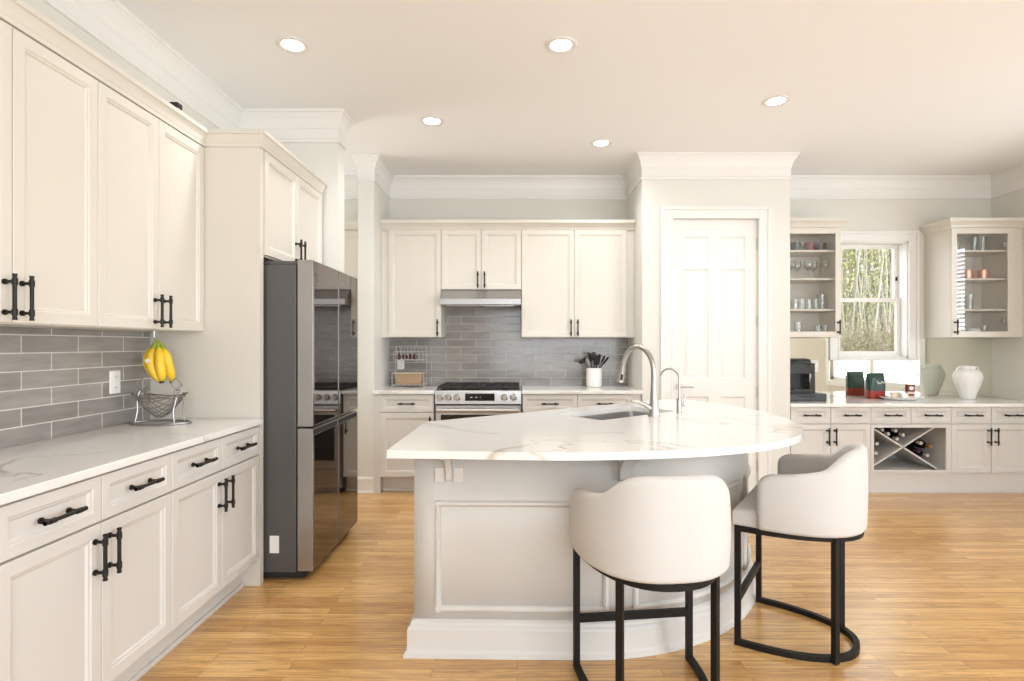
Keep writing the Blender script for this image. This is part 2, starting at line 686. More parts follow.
# ------------------------------------------------------------------ room shell
XL, XR, YB, YR, H = -2.02, 4.77, 5.48, -3.2, 3.01
struct('floor', MB().box(XL - 1.7, XR + .1, YR - .1, YB + .1, -.06, 0), 'floor')
struct('ceiling', MB().box(XL - 1.7, XR + .1, YR - .1, YB + .1, H, H + .06), 'ceil')
struct('wall_left', MB().box(XL - .1, XL, YR, 4.095, 0, H), 'wall')
WX0, WX1, WZ0, WZ1 = 3.23, 3.93, 1.185, 2.362           # window in the back wall
b = MB()
b.box(XL - 1.7, WX0, YB, YB + .16, 0, H).box(WX1, XR + .1, YB, YB + .16, 0, H)
b.box(WX0, WX1, YB, YB + .16, 0, WZ0).box(WX0, WX1, YB, YB + .16, WZ1, H)
struct('wall_back', b, 'wall')
RY0, RY1, RZ0, RZ1 = 2.65, 4.50, 0.80, 2.45              # blind-covered window in the right wall
b = MB()
b.box(XR, XR + .14, YR, -2.5, 0, H).box(XR, XR + .14, .3, RY0, 0, H).box(XR, XR + .14, RY1, YB, 0, H)
b.box(XR, XR + .14, -2.5, .3, 0, .65).box(XR, XR + .14, -2.5, .3, 2.55, H)  # opening invented for the right fill lamp
b.box(XR, XR + .14, RY0, RY1, 0, RZ0).box(XR, XR + .14, RY0, RY1, RZ1, H)
struct('wall_right', b, 'wall')
b = MB()
b.box(-3.7, -3.6, 4.0, 4.25, 0, H).box(-3.7, -3.6, 5.25, YB, 0, H).box(-3.7, -3.6, 4.25, 5.25, 0, .9).box(-3.7, -3.6, 4.25, 5.25, 2.5, H).box(-3.6, XL - .1, 3.95, 4.095, 0, H)  # end opening added to let the hall fill lamp in
struct('wall_hall', b, 'wall')
# rear wall with tall openings added for the unseen fill lamp (behind the photographer)
b = MB()
b.box(XL - .1, -.7, YR - .1, YR, 0, H).box(3.9, XR + .1, YR - .1, YR, 0, H)
b.box(-.7, 3.9, YR - .1, YR, 0, .4).box(-.7, 3.9, YR - .1, YR, 2.7, H)
struct('wall_rear', b, 'wall')
# added_window_right and added_window_rear out of view: invented frames around fill lamps
w = MB()
for y0, y1 in ((-2.5, -2.44), (-1.13, -1.07), (.24, .3)):
    w.box(XR + .03, XR + .11, y0, y1, .65, 2.55)
w.box(XR + .03, XR + .11, -2.5, .3, .65, .71).box(XR + .03, XR + .11, -2.5, .3, 2.49, 2.55)
struct('added_window_right', w, 'trim', smooth=25)
w = MB()
for x in (-.7, .81, 2.33, 3.84):
    w.box(x, x + .06, YR - .08, YR - .02, .4, 2.7)
w.box(-.7, 3.9, YR - .08, YR - .02, .4, .46).box(-.7, 3.9, YR - .08, YR - .02, 2.64, 2.7)
struct('added_window_rear', w, 'trim', smooth=25)
# pantry bump-out with door opening
PX0, PX1, PY = 1.11, 2.42, 4.83
DX0, DX1, DZ = 1.374, 2.136, 2.437
b = MB()
b.box(PX0, DX0 - .0012, PY, YB, 0, H).box(DX1 + .0012, PX1, PY, YB, 0, H).box(DX0 - .0012, DX1 + .0012, PY, YB, DZ + .0015, H)
b.box(DX0 - .0012, DX1 + .0012, PY + .1, YB, 0, DZ + .0015)
struct('wall_pantry', b, 'wall_light')
struct('wall_pier', MB().box(-1.424, -1.280, 4.88, YB, 0, H), 'wall_light')
struct('wall_alcove', MB().box(XL, -1.297, 3.95, 4.095, 0, H), 'wall_light')

crown_prof = [(0, H), (0, H - .225), (.012, H - .222), (.014, H - .205), (.006, H - .195), (.006, H - .125), (.011, H - .12),
              (.014, H - .10), (.020, H - .075), (.032, H - .05), (.045, H - .035), (.049, H - .022), (.058, H - .018), (.058, H)]
crown_path = [(XR, YR), (XR, YB), (PX1, YB), (PX1, PY), (PX0, PY), (PX0, YB), (-1.280, YB), (-1.280, 4.88), (-1.424, 4.88),
              (-1.424, YB), (-3.6, YB), (-3.6, 4.095), (-1.297, 4.095), (-1.297, 3.95), (XL, 3.95), (XL, YR)]
struct('trim_1', MB().sweep(crown_path, crown_prof), 'trim', smooth=25)
base_prof = [(0, 0), (.028, 0), (.026, .016), (.016, .02), (.016, .115), (.010, .128), (.006, .14), (0, .14)]
struct('baseboard_pier', MB().sweep([(-1.280, 4.925), (-1.280, 4.88), (-1.424, 4.88), (-1.424, 5.0)], base_prof), 'trim', smooth=25)
struct('baseboard_pantry', MB().sweep([(DX0 - .115, PY), (PX0, PY), (PX0, 4.93)], base_prof), 'trim', smooth=25)
struct('baseboard_right', MB().sweep([(XR, YR), (XR, 4.80)], base_prof), 'trim', smooth=25)
struct('baseboard_left', MB().sweep([(XL, .60), (XL, YR)], base_prof), 'trim', smooth=25)

# ------------------------------------------------------------------ pantry door (door_1)
door = MB()
yf = PY + .022
pan = [(.245, .0), (0, 0)]
dw = DX1 - DX0
st, mid = .105, .10
rails = [(0, .22), (.86, 1.02), (1.995, 2.07), (2.285, DZ)]
px = [(DX0 + st, DX0 + dw / 2 - mid / 2), (DX0 + dw / 2 + mid / 2, DX1 - st)]
door.box(DX0, DX0 + st, yf, yf + .04, .008, DZ).box(DX1 - st, DX1, yf, yf + .04, .008, DZ)
door.box(DX0 + dw / 2 - mid / 2, DX0 + dw / 2 + mid / 2, yf, yf + .04, .008, DZ)
for z0, z1 in rails:
    for a, c in px:
        door.box(a, c, yf, yf + .04, max(z0, .008), z1)
for z0, z1 in ((.22, .86), (1.02, 1.995), (2.07, 2.285)):
    for a, c in px:
        door.rings(a, c, z0, z1, [(0, yf), (.004, yf + .006), (.012, yf + .011), (.024, yf + .011), (.05, yf + .002)], yb=yf + .035)
d1 = struct('door_1', door, 'trim', smooth=20)
b = MB()
b.cyl((DX0 + .07, yf, .95), (DX0 + .07, yf - .012, .95), .032, .030, 20)
b.cyl((DX0 + .07, yf - .012, .95), (DX0 + .07, yf - .055, .95), .011)
b.tube([(DX0 + .06, yf - .055, .95), (DX0 + .12, yf - .056, .952), (DX0 + .185, yf - .05, .946)], [.011, .009, .007], 10)
b.build('door_handle', 'nickel', d1)
for z in (2.22, 1.53, .9, .25):
    MB().box(DX1 - .004, DX1 + .012, yf - .010, yf + .004, z - .05, z + .05, .002).build('hinge', 'nickel', d1)
cs = MB()
cp = [(0, 0), (.09, 0), (.09, .012), (.08, .022), (.03, .018), (.012, .012), (0, .010)]


def casing(mb, x0, x1, z0, z1, y, w, bottom=False):
    t = .02
    def strip(a, c, d, e):
        mb.box(a, c, y - t, y - .0005, d, e, .003)
        return mb
    strip(x0 - w, x0, z0, z1 + w)
    strip(x1, x1 + w, z0, z1 + w)
    strip(x0, x1, z1, z1 + w)
    # raised outer back band
    mb.box(x0 - w - .006, x0 - w + .022, y - t - .010, y - .0005, z0, z1 + w + .006, .003)
    mb.box(x1 + w - .022, x1 + w + .006, y - t - .010, y - .0005, z0, z1 + w + .006, .003)
    mb.box(x0 - w + .022, x1 + w - .022, y - t - .010, y - .0005, z1 + w - .022, z1 + w + .006, .003)
    # inner bead
    mb.box(x0 - .012, x0 + .0015, y - t - .005, y - .0005, z0, z1, .002)
    mb.box(x1 - .0015, x1 + .012, y - t - .005, y - .0005, z0, z1, .002)
    if bottom:
        strip(x0 - w, x1 + w, z0 - .0, z0 + .02)


casing(cs, DX0 - .0012, DX1 + .0012, 0, DZ + .0015, PY, .098)
struct('trim_2', cs, 'trim', smooth=25)

# ------------------------------------------------------------------ window_1 in the back wall
w = MB()
yw = YB + .09
w.box(WX0, WX0 + .02, YB, YB + .16, WZ0, WZ1).box(WX1 - .012, WX1, YB, YB + .16, WZ0, WZ1)
w.box(WX0, WX1, YB, YB + .16, WZ1 - .012, WZ1).box(WX0, WX1, YB, YB + .16, WZ0, WZ0 + .02)
win = struct('window_1', w, 'trim', smooth=25)


def sash(name, x0, x1, z0, z1, y, parent, fr=.04, botr=.05):
    s_ = MB()
    s_.box(x0, x0 + fr, y, y + .03, z0, z1, .003).box(x1 - fr, x1, y, y + .03, z0, z1, .003)
    s_.box(x0 + fr, x1 - fr, y, y + .03, z0, z0 + botr, .003).box(x0 + fr, x1 - fr, y, y + .03, z1 - fr, z1, .003)
    o = s_.build(name, 'trim', parent)
    MB().box(x0 + fr - .004, x1 - fr + .004, y + .012, y + .017, z0 + botr - .004, z1 - fr + .004).build('pane', 'window_glass', o, smooth=0)
    return o


sash('lower_sash', WX0 + .02, WX1 - .012, WZ0 + .02, 1.80, yw, win)
sash('upper_sash', WX0 + .02, WX1 - .012, 1.765, WZ1 - .012, yw + .034, win, botr=.035)
c2 = MB()
casing(c2, WX0, WX1, WZ0 - .015, WZ1, YB, .092)
c2.box(WX0, WX1, YB - .02, YB - .0005, WZ0 - .015, WZ0, .002)
c2.build('window_casing', 'trim', win)
for xx in (WX0 + .033, WX1 - .03):
    MB().box(xx - .008, xx + .008, yw + .026, yw + .034, 1.98, 2.02, .002).build('sash_latch', 'black', win)

# window_2 in the right wall with two white blinds
w = MB()
for y0, y1 in ((RY0, RY0 + .04), (RY1 - .04, RY1), ((RY0 + RY1) / 2 - .04, (RY0 + RY1) / 2 + .04)):
    w.box(XR + .02, XR + .11, y0, y1, RZ0, RZ1)
w.box(XR + .02, XR + .11, RY0, RY1, RZ0, RZ0 + .04).box(XR + .02, XR + .11, RY0, RY1, RZ1 - .04, RZ1)
for y0, y1, z0, z1 in ((RY0 - .09, RY0, RZ0 - .09, RZ1 + .09), (RY1, RY1 + .09, RZ0 - .09, RZ1 + .09), (RY0, RY1, RZ1, RZ1 + .09), (RY0, RY1, RZ0 - .09, RZ0)):
    w.box(XR - .02, XR, y0, y1, z0, z1, .003)
win2 = struct('window_2', w, 'trim', smooth=25)
ymid = (RY0 + RY1) / 2
for y0, y1 in ((RY0 + .04, ymid - .04), (ymid + .04, RY1 - .04)):
    MB().box(XR + .075, XR + .08, y0, y1, RZ0 + .04, RZ1 - .04).build('pane', 'window_glass', win2, smooth=0)
for k, (y0, y1) in enumerate(((RY0 + .045, ymid - .045), (ymid + .045, RY1 - .045))):
    t = thing('window_blind', ['white slatted blind in the right wall window, its half nearer the photographer',
                               'white slatted blind in the right wall window, its half nearer the buffet'][k], 'blind', (XR + .035, (y0 + y1) / 2, RZ0))
    MB().box(XR + .02, XR + .06, y0, y1, RZ1 - .09, RZ1 - .042, .004).build('headrail', 'blind', t)
    sl = MB()
    z = RZ0 + .06
    while z < RZ1 - .1:
        sl.T = Matrix.Translation((XR + .04, 0, z)) @ Matrix.Rotation(R(22), 4, 'Y')
        sl.box(-.024, .024, y0 + .005, y1 - .005, -.0012, .0012)
        z += .044
    sl.T = Matrix()
    sl.build('slats', 'blind', t)

# ------------------------------------------------------------------ cabinets
def handle_bm(p, vertical, length=.16):
    """black bar pull standing off a front at p (front surface), local -y outward"""
    b = MB()
    x, y, z = p
    h = length / 2
    a = (0, 0, 1) if vertical else (1, 0, 0)
    A = Vector(a)
    c = Vector((x, y - .036, z))
    b.tube([c - A * h, c + A * h], .0062, 10)
    for sgn in (-1, 1):
        q = Vector((x, y, z)) + A * sgn * (h * .66)
        b.tube([q, q + Vector((0, -.006, 0))], .0098, 10)
        b.tube([q + Vector((0, -.004, 0)), q + Vector((0, -.036, 0))], .0056, 8)
        b.tube([c + A * sgn * (h * .66 - .011), c + A * sgn * (h * .66 + .011)], .0085, 10)
        b.tube([c + A * sgn * (h - .006), c + A * sgn * h], .0074, 10)
    return b


def front(root, kind, x0, x1, z0, z1, m, hs=None, rail=.042, y=0.0):
    g = .0018
    b = MB()
    t = .020
    r = rail if kind == 'door' else min(rail, .034)
    b.rings(x0 + g, x1 - g, z0, z1, [(0, y - t + .002), (.002, y - t), (r, y - t), (r + .004, y - t + .0035), (r + .010, y - t + .005), (r + .016, y - t + .0115)], yb=y - .0006)
    o = b.build(kind, m, root, smooth=20)
    yf = y - t
    if hs:
        if hs == 'H':
            hb = handle_bm(((x0 + x1) / 2, yf, (z0 + z1) / 2), False, .152)
        else:
            hx = x0 + .032 if hs[0] == 'L' else x1 - .032
            hz = z1 - .105 if hs[1] == 'T' else z0 + .085
            hb = handle_bm((hx, yf, hz), True, .155)
        hb.build('handle', 'black', o)
    return o


CW = .756


def base_cabinet(label, loc, rotz, w, m, fronts, depth=.60, top=.885, toe=.145, toe_in=.075, group=None, name='base_cabinet', open_body=False):
    t = thing(name, label, 'cabinet', loc, rotz, group, world=False)
    b = MB()
    b.box(.0008, w - .0008, 0, depth, toe, top - .0015)
    b.build('body', m, t)
    k = MB()
    k.box(.001, w - .001, toe_in, toe_in + .02, 0.0, toe)
    k.box(.001, w - .001, toe_in - .014, toe_in, 0.0, .022, .004)
    k.build('toe_kick', m, t, smooth=25)
    for f in fronts:
        front(t, *f[:5], m, f[5] if len(f) > 5 else None)
    return t


def two_two(w, z=(.150, .716, .724, .876), hs=True):
    h = w / 2
    return [('drawer', 0, h, z[2], z[3], 'H'), ('drawer', h, w, z[2], z[3], 'H'),
            ('door', 0, h, z[0], z[1], 'RT'), ('door', h, w, z[0], z[1], 'LT')]


LX = -1.43      # carcass face of the left base run
lab = ['white base cabinet at the near end of the left run, mostly out of frame',
       'white two-drawer base cabinet nearest the camera under the left worktop',
       'white two-drawer base cabinet beside the fridge panel under the left worktop']
proto = None
for i in range(3):
    loc = (LX, .717 + i * CW, 0)
    if proto is None:
        proto = base_cabinet(lab[i], loc, R(90), CW, 'cab_base', two_two(CW), depth=.575, group='left base cabinets')
    else:
        dup(proto, loc, label=lab[i])

# back run of base cabinets
BY = 4.855
base_cabinet('white base cabinet with one drawer left of the steel range', (-1.215, BY, 0), 0, .478, 'cab_base',
             [('drawer', 0, .478, .724, .876, 'H'), ('door', 0, .478, .150, .716, 'RT')], group='back base cabinets')
base_cabinet('white two-drawer base cabinet right of the range, behind the island sink', (.048, BY, 0), 0, .974, 'cab_base', two_two(.974), group='back base cabinets')
MB().box(-1.278, -1.217, BY - .002, BY + .5, .0, .885).build('cabinet_filler', 'cab_base', None)
o = bpy.data.objects['cabinet_filler']
tag(o, 'narrow white filler strip between wall pier and back base cabinet', 'filler strip')
o2 = MB().box(1.024, 1.108, BY - .002, BY + .5, .0, .885).build('cabinet_filler', 'cab_base', None)
tag(o2, 'narrow white filler strip between back base cabinet and pantry wall', 'filler strip')

# upper cabinets
UZ0, UZ1 = 1.392, 2.405


def wall_cabinet(label, loc, rotz, w, m, fronts, depth=.34, z0=UZ0, z1=UZ1, group=None, name='wall_cabinet'):
    t = thing(name, label, 'cabinet', loc, rotz, group, world=False)
    MB().box(.0008, w - .0008, 0, depth, z0, z1).build('body', m, t)
    for f in fronts:
        front(t, *f[:5], m, f[5] if len(f) > 5 else None)
    return t


UX = -1.732
up = [('door', 0, CW / 2, UZ0 + .004, UZ1 - .006, 'RB'), ('door', CW / 2, CW, UZ0 + .004, UZ1 - .006, 'LB')]
u1 = wall_cabinet('tall cream upper cabinet nearest the camera on the left wall', (UX, .717 + CW, 0), R(90), CW, 'cab', up, depth=.286, group='left upper cabinets')
dup(u1, (UX, .717 + 2 * CW, 0), label='tall cream upper cabinet next to the fridge panel, bananas hanging below')
u0 = dup(u1, (UX, .717, 0), label='cream upper cabinet at the near end of the left wall, out of frame')

UBY = 5.152
gb = 'upper cabinets over the range wall'
wall_cabinet('single door cream upper cabinet left of the range hood', (-1.214, UBY, 0), 0, .499, 'cab', [('door', 0, .499, UZ0 + .004, UZ1, 'RB')], depth=.32, group=gb)
wall_cabinet('short cream two-door upper cabinet above the range hood', (-.714, UBY, 0), 0, .755, 'cab',
             [('door', 0, .3775, 1.846, UZ1, 'RB'), ('door', .3775, .755, 1.846, UZ1, 'LB')], depth=.32, z0=1.842, group=gb)
wall_cabinet('wide two-door cream upper cabinet right of the range hood', (.042, UBY, 0), 0, .993, 'cab',
             [('door', 0, .4965, UZ0 + .004, UZ1, 'RB'), ('door', .4965, .993, UZ0 + .004, UZ1, 'LB')], depth=.32, group=gb)
for x0, x1, l in ((-1.279, -1.2155, 'slim cream filler between wall pier and left upper cabinet'), (1.0365, 1.109, 'slim cream filler between right upper cabinet and pantry wall')):
    tag(MB().box(x0, x1, UBY - .004, UBY + .31, UZ0, UZ1).build('cabinet_filler', 'cab'), l, 'filler strip')

# fridge surround
FP0, FP1 = 2.987, 3.027
pn = MB()
pn.box(-2.019, -1.408, FP0, FP1, 0, UZ1, .001)
solo('fridge_end_panel', pn, 'cab', 'tall cream end panel between left worktop and fridge', 'panel', (-1.73, 3.0, 0))
of = wall_cabinet('cream two-door cabinet above the dark fridge', (-1.417, FP1 + .002, 0), R(90), .885, 'cab',
                  [('door', 0, .4425, 1.822, UZ1 - .006, 'RB'), ('door', .4425, .885, 1.822, UZ1 - .006, 'LB')], depth=.60, z0=1.815)
cc = [(-.01, 2.4055), (.004, 2.4055), (.006, 2.422), (.012, 2.43), (.016, 2.448), (.026, 2.466), (.034, 2.47), (.036, 2.488), (-.01, 2.488)]
struct('trim_3', MB().sweep([(-1.404, 3.925), (-1.404, FP0), (-1.712, FP0), (-1.712, .72)], cc), 'cab', smooth=25)
cb = [(-.01, 2.4055), (.004, 2.4055), (.008, 2.42), (.016, 2.432), (.030, 2.448), (.045, 2.456), (.05, 2.462), (.05, 2.488), (-.01, 2.488)]
struct('trim_4', MB().sweep([(1.108, UBY - .02), (-1.278, UBY - .02)], cb), 'cab', smooth=25)

# hall cabinet seen through the gap by the fridge
t = wall_cabinet('cream cabinet in the hall, seen between fridge and wall pier', (-2.015, 5.14, 0), 0, .585, 'cab',
                 [('door', 0, .2925, .15, UZ1 - .01), ('door', .2925, .585, .15, UZ1 - .01)], depth=.33, z0=.01, name='hall_cabinet')
struct('trim_5', MB().sweep([(-1.43, 5.13), (-2.015, 5.13)], cb), 'cab', smooth=25)

# ------------------------------------------------------------------ worktops
def slab(poly, z0, z1):
    return MB().prism(poly, z0, z1)


def bevel(o, wdt=.004):
    md = o.modifiers.new('edge', 'BEVEL')
    md.width = wdt
    md.segments = 2
    md.limit_method = 'ANGLE'
    md.angle_limit = R(40)
    return o


wt = slab([(-2.008, .68), (-1.392, .68), (-1.392, FP0 - .002), (-2.008, FP0 - .002)], .886, .9165)
bevel(solo('worktop', wt, 'marble', 'white veined quartz worktop on the left base cabinets', 'worktop', (-1.72, 1.8, .886)))
wt = slab([(-1.279, 4.812), (-.728, 4.812), (-.728, 5.466), (-1.279, 5.466)], .886, .9165)
bevel(solo('worktop', wt, 'marble', 'short white worktop left of the range holding the wire rack', 'worktop', (-1.0, 5.1, .886)))
wt = slab([(.043, 4.812), (1.109, 4.812), (1.109, 5.466), (.043, 5.466)], .886, .9165)
bevel(solo('worktop', wt, 'marble', 'white worktop right of the range holding the utensil crock', 'worktop', (.6, 5.1, .886)))
wt = slab([(PX1 + .002, 4.825), (XR - .002, 4.825), (XR - .002, 5.466), (PX1 + .002, 5.466)], .770, .80)
bevel(solo('worktop', wt, 'quartz', 'long plain white worktop of the buffet below the window', 'worktop', (3.6, 5.1, .77)))

# tiled backsplashes
struct('wall_tile_left', MB().box(XL, -2.009, .68, FP0 - .001, .917, UZ0 + .02), 'tile_left')
b = MB()
b.box(-1.279, 1.109, 5.468, YB, .9165, UZ0 - .001).box(-.712, .040, 5.468, YB, UZ0 - .001, 1.84).box(-.727, .042, 5.468, YB, .6, .9165)
struct('wall_tile_back', b, 'tile_back')

# mirrored splashback of the buffet
for x0, x1, z0, z1, l in ((PX1 + .002, WX0 - .100, .8005, UZ0 - .002, 'mirror panel behind the black coffee maker'),
                          (WX0 - .098, WX1 + .106, .8005, WZ0 - .018, 'low mirror panel under the window reflecting white blinds'),
                          (WX1 + .108, XR - .003, .8005, UZ0 - .002, 'mirror panel behind the white vase')):
    solo('mirror_panel', MB().box(x0, x1, 5.469, 5.4795, z0, z1, .0015), 'mirror', l, 'mirror', ((x0 + x1) / 2, 5.475, z0), group='mirror panels of the buffet', smooth=0)

# ------------------------------------------------------------------ buffet
BFY = 4.875
dz = (.180, .612, .624, .766)


def buffet_base(t, w, m='cab_base'):
    k = MB()
    k.box(.0, w, .0, .02, 0.0, .172)
    k.box(.0, w, -.016, .0, 0.0, .02, .004)
    k.build('plinth', m, t, smooth=25)


bw = .716
bA = None
for k, (x, l) in enumerate(((2.437, 'white buffet cabinet with two doors below the coffee maker'), (3.869, 'white buffet cabinet with two doors below the white vase'))):
    if bA is None:
        bA = thing('buffet_cabinet', l, 'cabinet', (x, BFY, 0), 0, 'buffet cabinets', world=False)
        MB().box(.0008, bw - .0008, 0, .58, .172, .769).build('body', 'cab_base', bA)
        buffet_base(bA, bw - .001)
        for f in two_two(bw, dz):
            front(bA, *f[:5], 'cab_base', f[5])
    else:
        dup(bA, (x, BFY, 0), label=l)
tag(MB().box(4.586, XR - .001, BFY - .018, BFY + .5, .0, .7695).build('cabinet_filler', 'cab_base'), 'plain white filler board at the right end of the buffet', 'filler strip')

wr = thing('wine_rack_cabinet', 'buffet cabinet with two drawers over an open x-shaped wine rack', 'cabinet', (3.153, BFY, 0), 0, 'buffet cabinets', world=False)
b = MB()
f0, f1 = .020, bw - .030
b.box(0.001, .018, 0, .58, .172, .769).box(bw - .018, bw - .001, 0, .58, .172, .769)
b.box(.018, bw - .018, 0, .58, .172, .19).box(.018, bw - .018, 0, .58, .60, .769).box(.018, bw - .018, .56, .58, .19, .60)
b.build('body', 'cab_base', wr)
b = MB()
b.box(0.001, .028, -.02, 0, .180, .612, .001).box(bw - .045, bw - .001, -.02, 0, .180, .612, .001)
b.box(.028, bw - .045, -.02, 0, .180, .205, .001).box(.028, bw - .045, -.02, 0, .583, .612, .001)
b.build('face_frame', 'cab_base', wr, smooth=20)
buffet_base(wr, bw - .001)
front(wr, 'drawer', 0, bw / 2, dz[2], dz[3], 'cab_base', 'H')
front(wr, 'drawer', bw / 2, bw, dz[2], dz[3], 'cab_base', 'H')
xw0, xw1, zw0, zw1 = .02, .662, .192, .598
for a, c, ext in (((xw0, zw1), (xw1, zw0), 0), ((xw0, zw0), (xw1, zw1), 1)):
    b = MB()
    A, C = Vector((a[0], 0, a[1])), Vector((c[0], 0, c[1]))
    d = (C - A).normalized()
    nn = Vector((-d.z, 0, d.x)) * .007
    poly = [A + d * .012 - nn, C - d * .012 - nn, C - d * .012 + nn, A + d * .012 + nn]
    y0, y1 = .06 + (.0 if ext else .0), .545
    va = b._v([(p.x, y0, p.z) for p in poly])
    vb = b._v([(p.x, y1, p.z) for p in poly])
    for i in range(4):
        b._f([va[i], va[(i + 1) % 4], vb[(i + 1) % 4], vb[i]])
    b._f(va)
    b._f(vb[::-1])
    b.build('rack_divider', 'cab_base', wr)

# wine bottles lying in the rack, necks to the room
def bottle_parts(t, cap):
    b = MB(Matrix.Rotation(R(-90), 4, 'X'))
    T = Matrix.Rotation(R(90), 4, 'X')       # local z -> -y (towards the room)
    b.T = T
    b.lathe([(0, .0), (.034, .002), (.0375, .01), (.0375, .185), (.034, .205), (.022, .228), (.0155, .245), (.0145, .262)], seg=20)
    b.build('bottle_body', 'bottle', t)
    b = MB(T)
    b.lathe([(.0150, .256), (.0150, .292), (.0162, .294), (.0162, .302), (.0135, .305), (0, .305)], seg=18)
    b.build('capsule', cap, t)


def rack_bottle(px, py, cap, label):
    X, Y, Z = place(px, py, BFY + .12)
    t = thing('wine_bottle', label, 'bottle', (X, BFY + .12 + .305, Z), 0, 'wine bottles in the buffet rack', world=False)
    bottle_parts(t, cap)


rk = [(882.8, 429.9, 'capsule', 'wine bottle with pale capsule at the top left of the upper rack wedge'),
      (888.6, 434.0, 'capsule', 'wine bottle second from left in the upper rack wedge'),
      (896, 430.9, 'capsule', 'wine bottle at the top centre of the upper rack wedge'),
      (903.5, 435, 'capsule', 'wine bottle furthest right in the upper rack wedge'),
      (897.4, 439.2, 'capsule', 'wine bottle lowest in the upper rack wedge, nearest the crossing'),
      (877.3, 443.8, 'capsule', 'upper wine bottle in the left wedge of the rack'),
      (876.2, 453.2, 'capsule', 'lower wine bottle in the left wedge of the rack'),
      (921.5, 443.2, 'capsule', 'upper pale-capped wine bottle in the right wedge of the rack'),
      (931, 446.5, 'capsule_amber', 'amber-capped wine bottle in the right wedge of the rack'),
      (919, 451.5, 'capsule_dark', 'dark-capped wine bottle in the right wedge nearest the crossing'),
      (928.0, 455.5, 'capsule', 'lowest pale-capped wine bottle in the right wedge of the rack')]
for a in rk:
    rack_bottle(*a)

# glass-fronted upper cabinets
SH = (1.662, 1.955, 2.222)


def glass_cabinet(label, x0, w, side):
    t = thing('glass_door_cabinet', label, 'cabinet', (x0, UBY, 0), 0, 'glass-fronted buffet cabinets', world=False)
    b = MB()
    z0, z1 = UZ0, UZ1 + .02
    b.box(.001, .018, 0, .326, z0, z1).box(w - .018, w - .001, 0, .326, z0, z1)
    b.box(.018, w - .018, 0, .326, z0, z0 + .018).box(.018, w - .018, 0, .326, z1 - .018, z1).box(.018, w - .018, .316, .326, z0 + .018, z1 - .018)
    b.build('body', 'cab', t)
    for z in SH:
        MB().box(.0185, w - .0185, .02, .3155, z - .018, z, .001).build('shelf', 'cab', t)
    b = MB()
    r = .052
    d0, d1 = z0 + .003, z1 - .003
    b.box(.002, r, -.02, -.0006, d0, d1, .0015).box(w - r, w - .002, -.02, -.0006, d0, d1, .0015)
    b.box(r, w - r, -.02, -.0006, d0, d0 + r, .0015).box(r, w - r, -.02, -.0006, d1 - r, d1, .0015)
    o = b.build('door', 'cab', t, smooth=20)
    MB().box(r - .006, w - r + .006, -.012, -.008, d0 + r - .006, d1 - r + .006).build('pane', 'glass', o)
    hx = .03 if side == 'L' else w - .03
    handle_bm((hx, -.02, z0 + .095), True, .14).build('handle', 'black', o)
    hx2 = w - r if side == 'L' else r
    for z in (z0 + .16, z1 - .16):
        MB().box(hx2 - .03 if side == 'L' else hx2, hx2 if side == 'L' else hx2 + .03, .001, .03, z - .022, z + .022, .003).build('hinge', 'steel', o)
    return t


glass_cabinet('cream glass-door cabinet left of the window, holding stemware', 2.430, .622, 'R')
glass_cabinet('cream glass-door cabinet right of the window, holding pink copper mugs', 4.092, .585, 'L')
tag(MB().box(4.678, XR - .001, UBY - .004, UBY + .31, UZ0, UZ1 + .02).build('cabinet_filler', 'cab'), 'slim cream filler between right glass cabinet and side wall', 'filler strip')
cg = [(d, z + .02) for d, z in cb]
struct('trim_6', MB().sweep([(3.054, YB - .003), (3.054, UBY - .02), (2.43, UBY - .02)], cg), 'cab', smooth=25)
struct('trim_7', MB().sweep([(XR - .003, UBY - .02), (4.090, UBY - .02), (4.090, YB - .003)], cg), 'cab', smooth=25)

# things on the cabinet shelves
def mug(x, y, z, m, label, r=.04, h=.085, group=None, name='mug', ang=0):
    t = thing(name, label, 'mug', (x, y, z), ang, group, world=False)
    MB().lathe([(0, .001), (r * .86, .001), (r * .95, .006), (r, h * .4), (r, h), (r - .004, h), (r - .005, h * .4), (r * .8, .007), (0, .007)], seg=24).build('cup', m, t)
    pts = [(r - .002 + .028 * math.sin(a), 0, h * .5 + h * .32 * math.cos(a)) for a in [i * math.pi / 8 for i in range(9)]]
    MB().tube(pts, .0048, 8).build('handle', m, t)
    return t


ys = UBY + .16
gl = 'mugs on the top shelf of the left glass cabinet'
mug(2.715, ys, SH[2] + .0005, 'mug_blue', 'slate blue mug on the top shelf of the left glass cabinet', .045, .095, gl)
mug(2.852, ys, SH[2] + .0005, 'mug_red', 'wine red mug in the middle of the left glass cabinet top shelf', .045, .095, gl, ang=2)
mug(2.966, ys + .02, SH[2] + .0005, 'mug_dark', 'wide charcoal mug on the left cabinet top shelf, next to its right side', .054, .09, gl, ang=2.4)

wg = None
ordn = ['first', 'second', 'third', 'fourth', 'fifth', 'sixth']
for i, x in enumerate((2.66, 2.745, 2.825, 2.905, 2.99)):
    l = '%s stemmed wine glass from the left on the left cabinet second shelf' % ordn[i]
    if wg is None:
        wg = MB()
        wg.lathe([(0, .001), (.033, .001), (.034, .003), (.006, .008), (.0035, .02), (.0035, .085), (.012, .095), (.032, .115), (.039, .14), (.036, .185), (.0345, .185), (.037, .14), (.03, .117), (.008, .10), (0, .099)], seg=20)
        wg = wg.build('wine_glass', 'glassware')
        wg.location = (x, ys + (i % 2) * .05 - .02, SH[1] + .0005)
        tag(wg, l, 'wine glass', 'wine glasses in the left cabinet')
    else:
        dup(wg, (x, ys + (i % 2) * .05 - .02, SH[1] + .0005), label=l)


